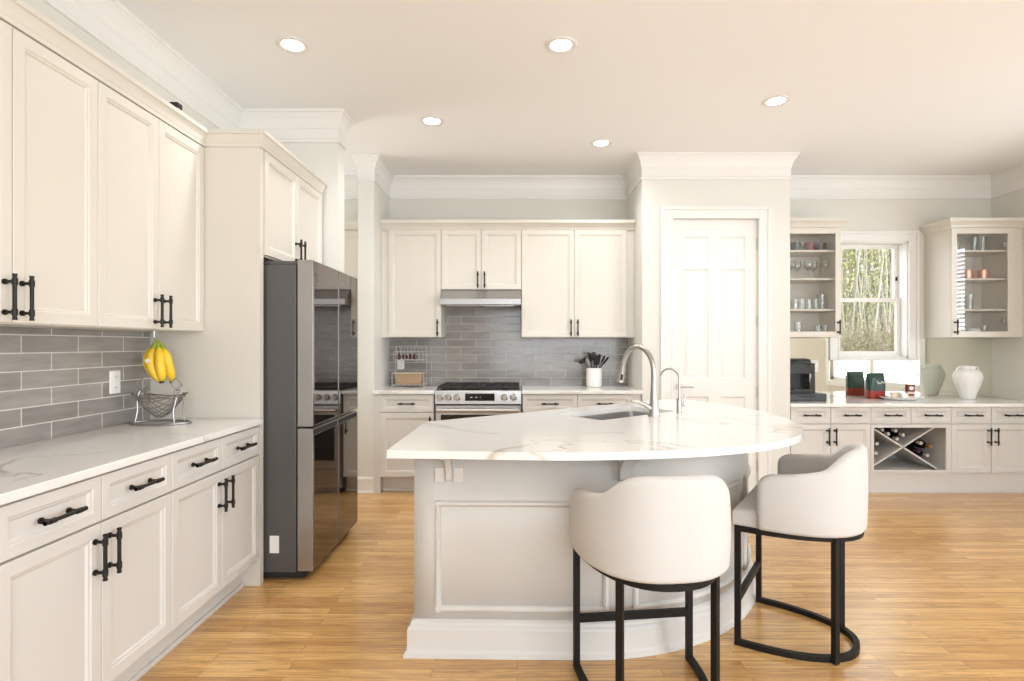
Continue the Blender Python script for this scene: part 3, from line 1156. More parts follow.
def tumbler_proto(h, r0, r1):
    return MB().lathe([(0, .001), (r0, .001), (r0 + .001, .004), (r1, h), (r1 - .002, h), (r0 - .002, .01), (0, .010)], seg=20).build('tumbler', 'glassware')


tp = None
for i, x in enumerate((2.675, 2.742, 2.81, 2.878)):
    l = '%s short glass tumbler from the left on the left cabinet third shelf' % ordn[i]
    if tp is None:
        tp = tumbler_proto(.10, .028, .033)
        tp.location = (x, ys - .05, SH[0] + .0005)
        tag(tp, l, 'glass', 'tumblers in the left glass cabinet')
    else:
        dup(tp, (x, ys - .05, SH[0] + .0005), label=l)
tq = tumbler_proto(.15, .026, .038)
tq.location = (2.952, ys - .03, SH[0] + .0005)
tag(tq, 'tall flared glass right of the tumblers on the left cabinet third shelf', 'glass', 'tumblers in the left glass cabinet')
dup(tq, (2.99, ys + .06, SH[0] + .0005), label='tall glass nearest the right side of the left cabinet third shelf')
tr = tumbler_proto(.13, .03, .034)
tr.location = (2.72, ys - .03, UZ0 + .0185)
tag(tr, 'tall straight glass at the left of the left cabinet bottom shelf', 'glass', 'glasses on the left cabinet bottom shelf')
for i, x in enumerate((2.915, 2.985)):
    c = dup(tp, (x, ys - .03, UZ0 + .0185), label=['short glass in the middle of the left cabinet bottom shelf', 'short glass nearest the right side of the left cabinet bottom shelf'][i], group='glasses on the left cabinet bottom shelf')
# right cabinet
x0 = 4.092
dup(tp, (x0 + .19, ys, SH[2] + .0005), label='short glass alone on the top shelf of the right glass cabinet', group='glassware in the right cabinet')
for i, x in enumerate((.36, .44)):
    dup(tq, (x0 + x, ys, SH[2] + .0005), label=['tall glass in the middle of the right cabinet top shelf', 'tall glass nearest the right side of the right cabinet top shelf'][i], group='glassware in the right cabinet')
gm = 'pink copper mugs in the right cabinet'
for i, x in enumerate((.265, .415)):
    mug(x0 + x, ys - .04, SH[1] + .0005, 'copper', ['pink copper mug at left on the right cabinet second shelf', 'pink copper mug at right on the right cabinet second shelf'][i], .042, .088, gm, name='copper_mug')
mug(x0 + .335, ys + .06, SH[1] + .0005, 'copper', 'pink copper mug standing behind and between the other two', .042, .088, gm, name='copper_mug')
for i, x in enumerate((.22, .30)):
    dup(tq, (x0 + x, ys - .02, SH[0] + .0005), label=['tall glass at left on the right cabinet third shelf', 'tall glass at centre on the right cabinet third shelf'][i], group='glassware in the right cabinet')
pl = MB().lathe([(0, .001), (.05, .001), (.09, .012), (.091, .015), (.05, .005), (0, .005)], seg=24).build('plate', 'mug_dark')
pl.location = (x0 + .12, ys - .05, SH[0] + .0005)
tag(pl, 'small dark plate at the left of the right cabinet third shelf', 'plate')
mug(x0 + .31, ys - .05, UZ0 + .0185, 'crock', 'white teacup with handle at the centre of the right cabinet bottom shelf', .052, .068, 'white cups in the right cabinet', name='teacup')
mug(x0 + .165, ys - .03, UZ0 + .0185, 'crock', 'white cup at the left of the right cabinet bottom shelf', .04, .08, 'white cups in the right cabinet', name='teacup', ang=1.5)
dup(tp, (x0 + .46, ys, UZ0 + .0185), label='short glass nearest the right side of the right cabinet bottom shelf', group='glassware in the right cabinet')

# ------------------------------------------------------------------ fridge
FY0, FY1, FX = 3.052, 3.90, -1.145
fr = thing('fridge', 'tall dark four-door fridge with mirror glass fronts beside the end panel', 'fridge', (-1.55, 3.47, 0))
MB().box(-1.93, FX - .092, FY0, FY1, .045, 1.768, .006).build('body', 'fridge_side', fr)
b = MB()
b.box(-1.90, FX - .05, FY0 + .015, FY1 - .015, .012, .0445)
for x in (-1.85, FX - .12):
    for y in (FY0 + .06, FY1 - .06):
        b.cyl((x, y, 0), (x, y, .013), .02)
b.build('base_grille', 'dark', fr)
MB().box(-1.86, FX - .06, FY0 + .02, FY1 - .02, 1.7685, 1.795, .008).build('hinge_cover', 'fridge_side', fr)
ym = (FY0 + FY1) / 2
for (y0, y1, z0, z1) in ((FY0, ym - .003, .862, 1.798), (ym + .003, FY1, .862, 1.798), (FY0, ym - .003, .052, .852), (ym + .003, FY1, .052, .852)):
    top = z0 > .5
    b = MB()
    b.box(FX - .085, FX, y0, y1, z0, z1, .003)
    o = b.build('door', 'fridge_edge', fr, smooth=30)
    zt_ = z1 - .006 if top else z1 - .040
    MB().box(FX - .001, FX + .005, y0 + .010, y1 - .003, z0 + .008, zt_, .0015).build('glass_front', 'fridge_glass', o, smooth=0)
    if not top:
        MB().box(FX - .001, FX + .0015, y0 + .012, y1 - .004, z1 - .038, z1 - .010).build('pull_shade_strip', 'dark', o, smooth=0)  # flat dark strip painting the shade of a recessed pull
b = MB()
b.box(-1.385, -1.332, FY0 - .0025, FY0 - .0003, .155, .252, .001)
b.build('sticker', 'white_plastic', fr)

# ------------------------------------------------------------------ range and hood
RX0, RX1, RYF = -.722, .037, 4.80
rg = thing('range', 'stainless steel gas range with black grates and five knobs', 'range', (-.34, 5.1, 0))
MB().box(RX0, RX1, 4.846, 5.462, .05, .905).box(RX0 + .03, RX1 - .03, 4.87, 5.4, 0, .05).build('body', 'steel', rg)
b = MB()
b.extrude_x([(4.800, .80), (4.846, .80), (4.846, .918), (4.812, .918), (4.806, .912)], RX0, RX1)
cp_ = b.build('control_panel', 'steel', rg, smooth=20)
MB().box(RX0 + .265, RX0 + .525, RYF - .0015, RYF + .004, .828, .893, .001).build('display', 'black_glass', cp_)
b = MB()
for x, w_ in ((RX0 + .31, .02), (RX0 + .352, .02), (RX0 + .395, .006)):
    b.box(x, x + w_, RYF - .0022, RYF - .0014, .855, .863)
b.build('display_marks', 'steel', cp_)
for px_ in (439.8, 448.3, 457.0, 504.5, 513.5):
    X = (px_ - 517) * 4.79 / 545
    k = MB(Matrix.Translation((X, RYF, .860)) @ Matrix.Rotation(R(90), 4, 'X'))
    k.lathe([(.031, 0), (.031, .006), (.026, .008), (.0235, .030), (.021, .033), (0, .033)], seg=22)
    k.box(-.0045, .0045, -.022, .022, .030, .040, .002)
    k.build('knob', 'nickel', rg)
MB().box(RX0 + .001, RX1 - .001, 4.815, 5.46, .9055, .925, .003).build('cooktop', 'black_glass', rg)
for k in range(3):
    x0 = RX0 + .02 + k * .2415
    x1 = x0 + .236
    b = MB()
    z = .943
    for yy in (4.85, 5.10, 5.41):
        b.tube([(x0, yy, z), (x1, yy, z)], .0065, 4, square=True)
    for xx in (x0, (x0 + x1) / 2, x1):
        b.tube([(xx, 4.85, z), (xx, 5.41, z)], .0065, 4, square=True)
    for yy in (4.975, 5.26):
        b.tube([(x0, yy, z), (x0 + .085, yy, z)], .006, 4, square=True)
        b.tube([(x1 - .085, yy, z), (x1, yy, z)], .006, 4, square=True)
    for xx in (x0, x1):
        for yy in (4.85, 5.10, 5.41):
            b.cyl((xx, yy, .9252), (xx, yy, z), .007, seg=8)
    b.build('grate', 'iron', rg)
for x, y, r in ((RX0 + .138, 4.975, .038), (RX0 + .138, 5.26, .032), (RX0 + .38, 5.11, .045), (RX0 + .62, 4.975, .03), (RX0 + .62, 5.26, .042)):
    MB().lathe([(0, .9252), (r * 1.2, .9252), (r * 1.2, .932), (r, .934), (r, .941), (r * .9, .943), (0, .943)], (x, y, 0), 24).build('burner', 'iron', rg)
b = MB()
b.box(RX0 + .003, RX1 - .003, 4.806, 4.845, .23, .785, .004)
od = b.build('oven_door', 'steel', rg)
MB().box(RX0 + .05, RX1 - .05, 4.8035, 4.812, .30, .705, .003).build('window', 'black_glass', od)
b = MB()
b.tube([(RX0 + .02, 4.755, .748), (RX1 - .02, 4.755, .748)], .0165, 14)
for x in (RX0 + .05, RX1 - .05):
    b.box(x - .014, x + .014, 4.755, 4.808, .737, .759, .003)
b.build('handle', 'steel', od)
b = MB()
b.box(RX0 + .003, RX1 - .003, 4.808, 4.845, .07, .222, .004)
dr = b.build('drawer', 'steel', rg)
MB().box(RX0 + .003, RX1 - .003, 4.826, 4.8455, .786, .799).build('gap_shade_strip', 'dark', rg)  # dark strip painting the shade between control panel and oven door

hd = thing('range_hood', 'slim stainless range hood under the short upper cabinet', 'range hood', (-.345, 5.2, 1.68))
b = MB()
b.extrude_x([(5.466, 1.700), (4.985, 1.688), (4.980, 1.692), (4.980, 1.742), (5.135, 1.838), (5.466, 1.838)], -.708, .036)
b.build('canopy', 'hood_steel', hd, smooth=20)
for x0, x1 in ((-.655, -.350), (-.335, -.03)):
    b = MB()
    b.extrude_x([(5.42, 1.697), (5.05, 1.6885), (5.05, 1.682), (5.42, 1.690)], x0, x1)
    b.build('filter', 'nickel', hd, smooth=20)
for x in (-.12, -.06):
    MB().cyl((x, 4.979, 1.715), (x, 4.974, 1.715), .009, seg=12).build('button', 'nickel', hd)

# ------------------------------------------------------------------ island
ICX, ICY = .30, 3.355
DG = lambda x: 3.246 + .7536 * (x - .024)      # far counter edge, a diagonal


def island_path(rad, yfront, xleft, inset):
    """plan outline: left back corner -> left front -> straight front -> arc -> diagonal back"""
    pts = [(xleft, DG(xleft) - inset), (xleft, yfront)]
    for i in range(8):
        pts.append((xleft + (ICX - xleft) * (i + 1) / 8, yfront + (ICY - rad - yfront) * (i + 1) / 8))
    a = -90
    while True:
        a += 3.0
        p = (ICX + rad * math.cos(R(a)), ICY + rad * math.sin(R(a)))
        if p[1] > DG(p[0]) - inset or a > 80:
            break
        pts.append(p)
    return pts


isl = thing('island', 'greige kitchen island with straight left end and curved front', 'island', (.35, 3.0, 0))
body = island_path(1.035, 2.335, -.440, .05)
b = MB()
b.prism(body, .10, .885, top=False, bottom=False)
ib = b.build('body', 'island', isl, smooth=30)
md = ib.modifiers.new('thick', 'SOLIDIFY')
md.thickness = .018
md.offset = -1
# plinth moulding along left end and front
pp = [(0, 0), (-.040, 0), (-.038, .016), (-.030, .022), (-.026, .030), (-.026, .112), (-.020, .122), (-.014, .126), (-.012, .138), (-.004, .146), (0, .148)]
b = MB()
b.sweep(body, pp)
b.build('plinth', 'island', isl, smooth=30)
# applied panel mouldings
mp_ = [(0, 0), (-.004, 0), (-.012, .006), (-.014, .014), (-.010, .020), (-.006, .024), (0, .026)]


def nearest(px_):
    for i, p in enumerate(body):
        pass


def frame_moulding(path, z0, z1):
    b = MB()
    lo = [(d, z0 + z) for d, z in mp_]
    hi = [(d, z1 - z) for d, z in mp_]
    b.sweep(path, lo)
    b.sweep(path, hi)
    for k, (p, q) in enumerate(((path[0], path[1]), (path[-1], path[-2]))):
        tx, ty = q[0] - p[0], q[1] - p[1]
        L_ = math.hypot(tx, ty)
        tx, ty = tx / L_, ty / L_
        nx, ny = (ty, -tx) if k == 0 else (-ty, tx)
        sec = [(p[0] + tx * z + nx * (-d), p[1] + ty * z + ny * (-d)) for d, z in mp_]
        b.prism(sec, z0, z1)
    return b


def arc(a0, a1, rad=1.0352):
    n = max(4, int(abs(a1 - a0) / 3))
    return [(ICX + rad * math.cos(R(a0 + (a1 - a0) * i / n)), ICY + rad * math.sin(R(a0 + (a1 - a0) * i / n))) for i in range(n + 1)]


def yfr(x):
    return 2.335 + (ICY - 1.035 - 2.335) * (x + .44) / (ICX + .44)


frame_moulding([(-.350, yfr(-.35) - .0003), (0, yfr(0) - .0003), (.298, yfr(.298) - .0003)] + arc(-89, -85), .182, .655).build('panel_moulding', 'island', isl, smooth=30)
frame_moulding(arc(-79, -40), .182, .655).build('panel_moulding', 'island', isl, smooth=30)
frame_moulding(arc(-35, 4), .182, .655).build('panel_moulding', 'island', isl, smooth=30)


def corbel(x, y, ang, hw_=.012):
    t = MB(Matrix.Translation((x, y, 0)) @ Matrix.Rotation(ang, 4, 'Z'))
    prof = [(0, .884), (-.175, .884), (-.175, .868)]
    for i in range(9):
        a = i / 8
        prof.append((-.165 + .145 * math.sin(a * math.pi / 2), .862 - .112 * (1 - math.cos(a * math.pi / 2))))
    prof += [(0, .738)]
    t.extrude_x([(yy, z) for yy, z in prof], -hw_, hw_)
    return t


corbel(-.290, yfr(-.290) - .0003, 0).build('corbel', 'island', isl, smooth=30)
a = R(-81)
corbel(ICX + 1.0355 * math.cos(a), ICY + 1.0355 * math.sin(a), a + R(90), .03).build('corbel', 'island', isl, smooth=30)
a = R(-22)
corbel(ICX + 1.0355 * math.cos(a), ICY + 1.0355 * math.sin(a), a + R(90), .03).build('corbel', 'island', isl, smooth=30)

# island worktop with the sink cut-out
outline = [(-.499, 2.088), (-.16, 2.066), (.161, 2.045), (.341, 2.052), (.50, 2.070), (.66, 2.100), (.82, 2.148), (.97, 2.212), (1.11, 2.296), (1.235, 2.405), (1.335, 2.54),
           (1.405, 2.69), (1.455, 2.86), (1.483, 3.04), (1.490, 3.22), (1.478, 3.40), (1.445, 3.58), (1.39, 3.76), (1.31, 3.93), (1.20, 4.07), (1.10, DG(1.10)), (-.480, DG(-.480))]


def smooth_open(pts, k=4):
    out = []
    for i in range(len(pts) - 1):
        p0, p1, p2, p3 = [Vector(pts[min(max(j, 0), len(pts) - 1)]) for j in (i - 1, i, i + 1, i + 2)]
        for s_ in range(k):
            t_ = s_ / k
            out.append(tuple(0.5 * ((2 * p1) + (-p0 + p2) * t_ + (2 * p0 - 5 * p1 + 4 * p2 - p3) * t_ ** 2 + (-p0 + 3 * p1 - 3 * p2 + p3) * t_ ** 3)))
    out.append(tuple(pts[-1]))
    return out


outer = smooth_open(outline[1:-2], 4)
outer = [outline[0]] + outer + outline[-2:]
SU, SV = Vector((.788, .616)), Vector((-.616, .788))
S0 = Vector((.45, 2.919))
SL, SW = .665, .35


def rrect(o, L_, W_, r, n=5):
    pts = []
    for cx, cy, a0 in ((L_ - r, r, -90), (L_ - r, W_ - r, 0), (r, W_ - r, 90), (r, r, 180)):
        for i in range(n + 1):
            a_ = R(a0 + 90 * i / n)
            u, v = cx + r * math.cos(a_), cy + r * math.sin(a_)
            p = o + SU * u + SV * v
            pts.append((p.x, p.y))
    return pts


hole = rrect(S0, SL, SW, .03)
b = MB()
zt, zb = .9165, .886
bm = b.bm
tops, bots = [], []
for loop in (outer, hole):
    tops.append([bm.verts.new((x, y, zt)) for x, y in loop])
    bots.append([bm.verts.new((x, y, zb)) for x, y in loop])
for lv in (tops, bots):
    es = []
    for l in lv:
        for i in range(len(l)):
            es.append(bm.edges.new((l[i], l[(i + 1) % len(l)])))
    bmesh.ops.triangle_fill(bm, use_beauty=True, use_dissolve=False, edges=es)
for tl, bl in zip(tops, bots):
    for i in range(len(tl)):
        j = (i + 1) % len(tl)
        bm.faces.new([bl[i], bl[j], tl[j], tl[i]])
iw = solo('worktop', b, 'marble_island', 'white veined quartz island worktop with curved front edge', 'worktop', (.35, 3.0, .886), smooth=30)

# undermount sink
sk = thing('sink', 'undermount stainless sink set diagonally in the island worktop', 'sink', (.55, 3.2, .68))
b = MB()
z1 = .8855
out1 = rrect(S0 - SU * .02 - SV * .02, SL + .04, SW + .04, .04)
in0 = rrect(S0 + SU * .002 + SV * .002, SL - .004, SW - .004, .03)
in1 = rrect(S0 + SU * .010 + SV * .010, SL - .02, SW - .02, .03)
in2 = rrect(S0 + SU * .03 + SV * .03, SL - .06, SW - .06, .03)
L0 = b._v([(x, y, z1) for x, y in out1])
L1 = b._v([(x, y, z1) for x, y in in0])
L2 = b._v([(x, y, .70) for x, y in in1])
L3 = b._v([(x, y, .685) for x, y in in2])
for p, q in ((L0, L1), (L1, L2), (L2, L3)):
    for i in range(len(p)):
        j = (i + 1) % len(p)
        b._f([p[i], p[j], q[j], q[i]])
b._f(L3)
b.build('basin', 'steel', sk)
cpt = S0 + SU * SL / 2 + SV * SW / 2
MB().lathe([(0, .6855), (.045, .6855), (.045, .689), (.03, .690), (.026, .687), (0, .687)], (cpt.x, cpt.y, 0), 20).build('drain', 'nickel', sk)

# main faucet
fb = Vector((.775, 3.085))
fc = thing('faucet', 'tall brushed nickel gooseneck faucet at the island sink', 'faucet', (fb.x, fb.y, .9165))
b = MB()
b.lathe([(0, .917), (.033, .917), (.033, .922), (.030, .930), (.027, .955), (.026, .985), (.0225, 1.0), (0, 1.0)], (fb.x, fb.y, 0), 24)
b.build('base', 'nickel', fc)
tip = Vector((.632, 3.262))
dd = (tip - fb)
pts, rad = [], []
for i in range(7):
    s_ = i / 6
    pts.append((fb.x, fb.y, .99 + .165 * s_))
    rad.append(.0225 - .0065 * min(1, s_ * 1.2))
hw = dd.length / 2
for i in range(1, 17):
    a_ = math.pi * i / 16 * .93
    u = hw - hw * math.cos(a_)
    pts.append((fb.x + dd.x / dd.length * u, fb.y + dd.y / dd.length * u, 1.155 + .155 * math.sin(a_)))
    rad.append(.0150)
b = MB().tube(pts, rad, 16)
b.build('spout', 'nickel', fc)
e0, e1 = Vector(pts[-1]), Vector(pts[-1]) - Vector(pts[-2])
e1.normalize()
b = MB()
b.tube([e0 - e1 * .002, e0 + e1 * .03, e0 + e1 * .06, e0 + e1 * .092], [.0160, .0175, .020, .0235], 16)
sp_ = b.build('spray_head', 'nickel', fc)
side = e1.cross(Vector((0, 0, 1))).normalized()
outn = side.cross(e1).normalized()
b = MB()
q = e0 + e1 * .045 - Vector((.0, .0195, .0))
b.tube([q, q + e1 * .035], .007, 8)
b.build('spray_button', 'utensil', sp_)
b = MB()
h0 = Vector((fb.x - .02, fb.y - .005, .962))
b.tube([h0, h0 + Vector((-.035, -.004, .022)), h0 + Vector((-.075, -.010, .038)), h0 + Vector((-.112, -.014, .043))], [.015, .0125, .0095, .008], 12)
b.build('lever', 'nickel', fc)
# filtered-water tap
gb_ = Vector((.962, 3.235))
ft = thing('filter_tap', 'small slim nickel filter tap right of the main faucet', 'faucet', (gb_.x, gb_.y, .9165))
MB().lathe([(0, .917), (.019, .917), (.019, .921), (.0145, .924), (.0145, .998), (.010, 1.006), (0, 1.006)], (gb_.x, gb_.y, 0), 18).build('base', 'nickel', ft)
d2 = Vector((-.088, .098))
pts = [(gb_.x, gb_.y, 1.0), (gb_.x, gb_.y, 1.06), (gb_.x, gb_.y, 1.115)]
for i in range(1, 15):
    a_ = math.pi * i / 14 * .9
    u = .5 - .5 * math.cos(a_)
    pts.append((gb_.x + d2.x * u, gb_.y + d2.y * u, 1.115 + .062 * math.sin(a_)))
MB().tube(pts, .0058, 10).build('spout', 'nickel', ft)
b = MB()
b.cyl((gb_.x + .012, gb_.y, .965), (gb_.x + .034, gb_.y - .004, .965), .009, seg=12)
b.tube([(gb_.x + .030, gb_.y - .004, .965), (gb_.x + .032, gb_.y - .004, 1.03)], [.0055, .004], 8)
b.build('lever', 'nickel', ft)


def outlet(label, M4, horizontal=False, w=.07, h=.115, group=None, m='white_plastic'):
    t = thing('power_outlet', label, 'outlet', M4.translation, 0, group, world=False)
    rot = M4.to_euler()
    t.rotation_euler = rot
    if horizontal:
        w, h = h, w
    MB().rings(-w / 2, w / 2, -h / 2, h / 2, [(0, -.003), (.003, -.006)], yb=0).build('plate', m, t, smooth=20)
    for s_ in (-1, 1):
        b = MB()
        if h < .1 and not horizontal:
            b.box(s_ * .011 - .008, s_ * .011 + .008, -.0075, -.005, -.014, .014, .002)
            b.build('rocker', m, t)
            continue
        if horizontal:
            b.box(s_ * .026 - .016, s_ * .026 + .016, -.0085, -.005, -.017, .017, .003)
        else:
            b.box(-.017, .017, -.0085, -.005, s_ * .026 - .016, s_ * .026 + .016, .003)
        o = b.build('socket', m, t)
        b = MB()
        for k in (-.006, .006):
            if horizontal:
                b.box(s_ * .026 - .004, s_ * .026 + .004, -.0095, -.008, k - .001, k + .001)
            else:
                b.box(k - .001, k + .001, -.0095, -.008, s_ * .026 - .004, s_ * .026 + .004)
        b.build('slot', 'dark', o)
    return t


outlet('white power outlet on the grey tile above the left worktop', Matrix.Translation((-2.0085, 2.72, 1.135)) @ Matrix.Rotation(R(90), 4, 'Z'))
outlet('white power outlet on the tile behind the wire rack', Matrix.Translation((-1.165, 5.4675, 1.135)))
outlet('white power outlet on the mirror beside the coffee maker', Matrix.Translation((2.985, 5.4685, 1.11)))
M['island_plate'] = M['island']
outlet('greige outlet plate left of the corbel under the island worktop', Matrix.Translation((-.330, yfr(-.33) - .0005, .765)), m='island_plate', h=.065, w=.045)
outlet('greige outlet plate right of the corbel under the island worktop', Matrix.Translation((-.250, yfr(-.25) - .0005, .765)), m='island_plate', h=.065, w=.045)

# ------------------------------------------------------------------ counter stools
def stool_shell():
    b = MB()
    a_, d0, D, nexp, th = .286, .085, .390, 2.5, .050
    N = 56
    def plan(phi):
        c, s_ = math.cos(phi), math.sin(phi)
        x = a_ * math.copysign(abs(c) ** (2 / nexp), c)
        y = -(d0 + D * abs(s_) ** (2 / nexp))
        return Vector((x, y))
    # even arc-length stations
    fine = [plan(math.pi * i / 400) for i in range(401)]
    cum = [0]
    for p, q in zip(fine, fine[1:]):
        cum.append(cum[-1] + (q - p).length)
    tot = cum[-1]
    def at(s_):
        s_ = min(max(s_, 0), tot)
        for i in range(400):
            if cum[i + 1] >= s_:
                f = (s_ - cum[i]) / max(1e-9, cum[i + 1] - cum[i])
                return fine[i].lerp(fine[i + 1], f)
        return fine[-1]
    zb_ = .531
    secs = []
    stations = [0, .004, .010, .018, .03, .045] + [.06 + (tot - .12) * i / N for i in range(N + 1)] + [tot - k for k in (.045, .03, .018, .010, .004, 0)]
    for s_ in stations:
        p = at(s_)
        t_ = (at(s_ + .006) - at(s_ - .006)).normalized()
        nn_ = Vector((-t_.y, t_.x))
        if nn_.dot(Vector((0, -.25)) - p) < 0:
            nn_ = -nn_
        e = min(s_, tot - s_)
        dep = -p.y
        u = min(1, max(0, (dep - .33) / .14))
        u = u * u * (3 - 2 * u)
        zt_ = .770 + .030 * (max(0, dep - .085) / .25) ** 1.6 * (1 - u) + .114 * u
        rr_ = .06
        if e < rr_:
            zt_ -= rr_ * .9 * (1 - math.sqrt(max(0, 1 - ((rr_ - e) / rr_) ** 2)))
        re = .022
        k = 1.0
        if e < re:
            k = math.sqrt(max(0.02, 1 - ((re - e) / re) ** 2))
        h_ = th / 2 * k
        cpt_ = p + nn_ * th / 2
        r_ = min(.024, h_)
        prof = []
        for i in range(5):
            g_ = math.pi / 2 * i / 4
            prof.append((-h_ + .018 * (1 - math.sin(g_)), zb_ + .018 * (1 - math.cos(g_))) if False else (-h_ + .02 * (1 - math.sin(g_)), zb_ + .02 * (1 - math.cos(g_))))
        for z_ in (.25, .5, .75):
            prof.append((-h_ - .004 * math.sin(math.pi * z_), zb_ + .02 + (zt_ - r_ - zb_ - .02) * z_))
        for i in range(9):
            g_ = math.pi * i / 8
            prof.append((-r_ * math.cos(g_) * h_ / r_, zt_ - r_ + r_ * math.sin(g_)))
        prof.append((h_, zb_))
        secs.append(b._v([(cpt_.x + nn_.x * d, cpt_.y + nn_.y * d, z_) for d, z_ in prof]))
    for p, q in zip(secs, secs[1:]):
        n = len(p)
        for i in range(n):
            b._f([p[i], p[(i + 1) % n], q[(i + 1) % n], q[i]])
    b._f(secs[0])
    b._f(secs[-1][::-1])
    return b


def ring_path(a_, D, z, d0=0.0, n=24, k=2.3):
    pts = []
    for i in range(n + 1):
        ph = math.pi * i / n
        c, s_ = math.cos(ph), math.sin(ph)
        pts.append((a_ * math.copysign(abs(c) ** (2 / k), c), -(d0 + D * abs(s_) ** (2 / k)), z))
    return pts


def make_stool(label, loc, rot):
    t = thing('counter_stool', label, 'stool', loc, rot, 'counter stools at the island', world=False)
    stool_shell().build('backrest', 'upholstery', t, smooth=60)
    b = MB()
    poly = [(-.235, .012), (.235, .012)]
    seat = ring_path(.258, .42, 0, d0=-.018, n=28, k=2.9)
    seat = [(x, y) for x, y, z in seat]
    # rounded cushion: stacked outlines
    cx, cy = 0, -.2
    levels = [(.530, .985), (.534, .997), (.545, 1.0), (.575, 1.0), (.592, .99), (.601, .965), (.606, .90), (.608, .6)]
    loops = []
    for z_, k in levels:
        loops.append(b._v([(cx + (x - cx) * k, cy + (y - cy) * k, z_) for x, y in seat]))
    for p, q in zip(loops, loops[1:]):
        n = len(p)
        for i in range(n):
            b._f([p[i], p[(i + 1) % n], q[(i + 1) % n], q[i]])
    b._f(loops[0][::-1])
    b._f(loops[-1])
    b.build('seat', 'upholstery', t, smooth=60)
    r_ = .0118
    top = ring_path(.250, .452, .518)
    b = MB().tube(top + [], r_, 4, square=True, up=(0, 0, 1))
    b.tube([(-.250, 0, .518), (.250, 0, .518)], r_, 4, square=True, up=(0, 0, 1))
    b.build('seat_ring', 'black_metal', t, smooth=30)
    MB().tube(ring_path(.240, .437, .0128), r_, 4, square=True, up=(0, 0, 1)).build('floor_ring', 'black_metal', t, smooth=30)
    for x in (-.240, .240):
        MB().box(x - .0125, x + .0125, -.0125, .0125, .001, .5295, .0015).build('leg', 'black_metal', t)
    for x in (-.172, .172):
        lg = MB(Matrix.Translation((x, -.368, 0)) @ Matrix.Rotation(R(35 if x > 0 else -35), 4, 'Z'))
        lg.box(-.0125, .0125, -.0115, .0115, .003, .5295, .0015)
        lg.build('leg', 'black_metal', t)
    MB().box(-.2275, .2275, -.011, .011, .188, .218, .0015).build('footrest', 'black_metal', t)
    for x in (-.2115, .2115):
        pass
    MB().cyl((.240 + .0125, -.006, .092), (.240 + .016, -.006, .092), .005, seg=10).build('screw', 'nickel', t)
    return t


st1 = make_stool('cream barrel-back counter stool seen from behind at the island front', (.482, 2.256, 0), R(6.5))
st2 = dup(st1, (1.108, 2.602, 0), R(55.9), label='cream barrel-back counter stool turned sideways at the island curved corner')

# ------------------------------------------------------------------ things on the left side
# bananas on a hook under the upper cabinet
hk = Vector((-1.865, 2.80, 1.392))
b = MB()
b.cyl((hk.x, hk.y, 1.3915), (hk.x, hk.y, 1.386), .012)
pts = [(hk.x, hk.y, 1.388), (hk.x, hk.y, 1.365)] + [(hk.x + .012 - .012 * math.cos(a_), hk.y, 1.36 - .014 * math.sin(a_)) for a_ in [i * math.pi / 8 for i in range(8)]]
b.tube(pts, .003, 8)
solo('banana_hook', b, 'nickel', 'small metal hook under the upper cabinet holding bananas', 'hook', (hk.x, hk.y, 1.39))
bn = thing('banana_bunch', 'bunch of yellow bananas hanging under the left upper cabinets', 'bananas', (hk.x + .01, hk.y, 1.345))
B0 = Vector((hk.x + .012, hk.y, 1.338))
b = MB()
b.tube([B0 + Vector((0, 0, .006)), B0 + Vector((.008, -.004, -.004)), B0 + Vector((.02, -.006, -.02))], [.008, .012, .016], 8)
b.build('stalk', 'banana_green', bn)


def banana(ax, ay, s_, off):
    base = B0 + Vector(off)
    pts, rad = [], []
    for i in range(13):
        u = i / 12
        bend = math.sin(u * math.pi)
        pts.append(base + Vector((ax * u + off[0] * 0 + s_ * .028 * bend, ay * u - .022 * bend, -.188 * u)))
        rad.append(.006 + .0165 * min(1, max(0, (u - .06) / .2)) - .012 * max(0, (u - .84) / .16))
    b = MB()
    b.tube(pts, rad, 6)
    o = b.build('banana', 'banana', bn, smooth=75)
    b = MB().tube([pts[-1], pts[-1] + (pts[-1] - pts[-2]) * .7], [.0085, .006], 8)
    b.build('tip', 'banana_tip', o)
    b = MB().tube([pts[0] + Vector((0, 0, .004)), pts[1], pts[2] * .6 + pts[1] * .4], [.0095, .0125, .0165], 6)
    b.build('neck', 'banana_green', o)
    return o


banana(.010, .02, -1.3, (-.012, .012, -.012))
bm1 = banana(.030, -.012, -.75, (.004, -.012, -.014))
banana(.034, -.018, .45, (.016, -.010, -.012))
banana(.036, .025, .9, (.020, .006, -.016))
stk = MB()
stk.T = Matrix.Translation(B0 + Vector((-.004, -.062, -.098))) @ Matrix.Rotation(R(90), 4, 'X')
stk.lathe([(0, 0), (.011, 0), (.011, .0015), (0, .002)], seg=16)
stk.build('fruit_sticker', 'white_plastic', bn)

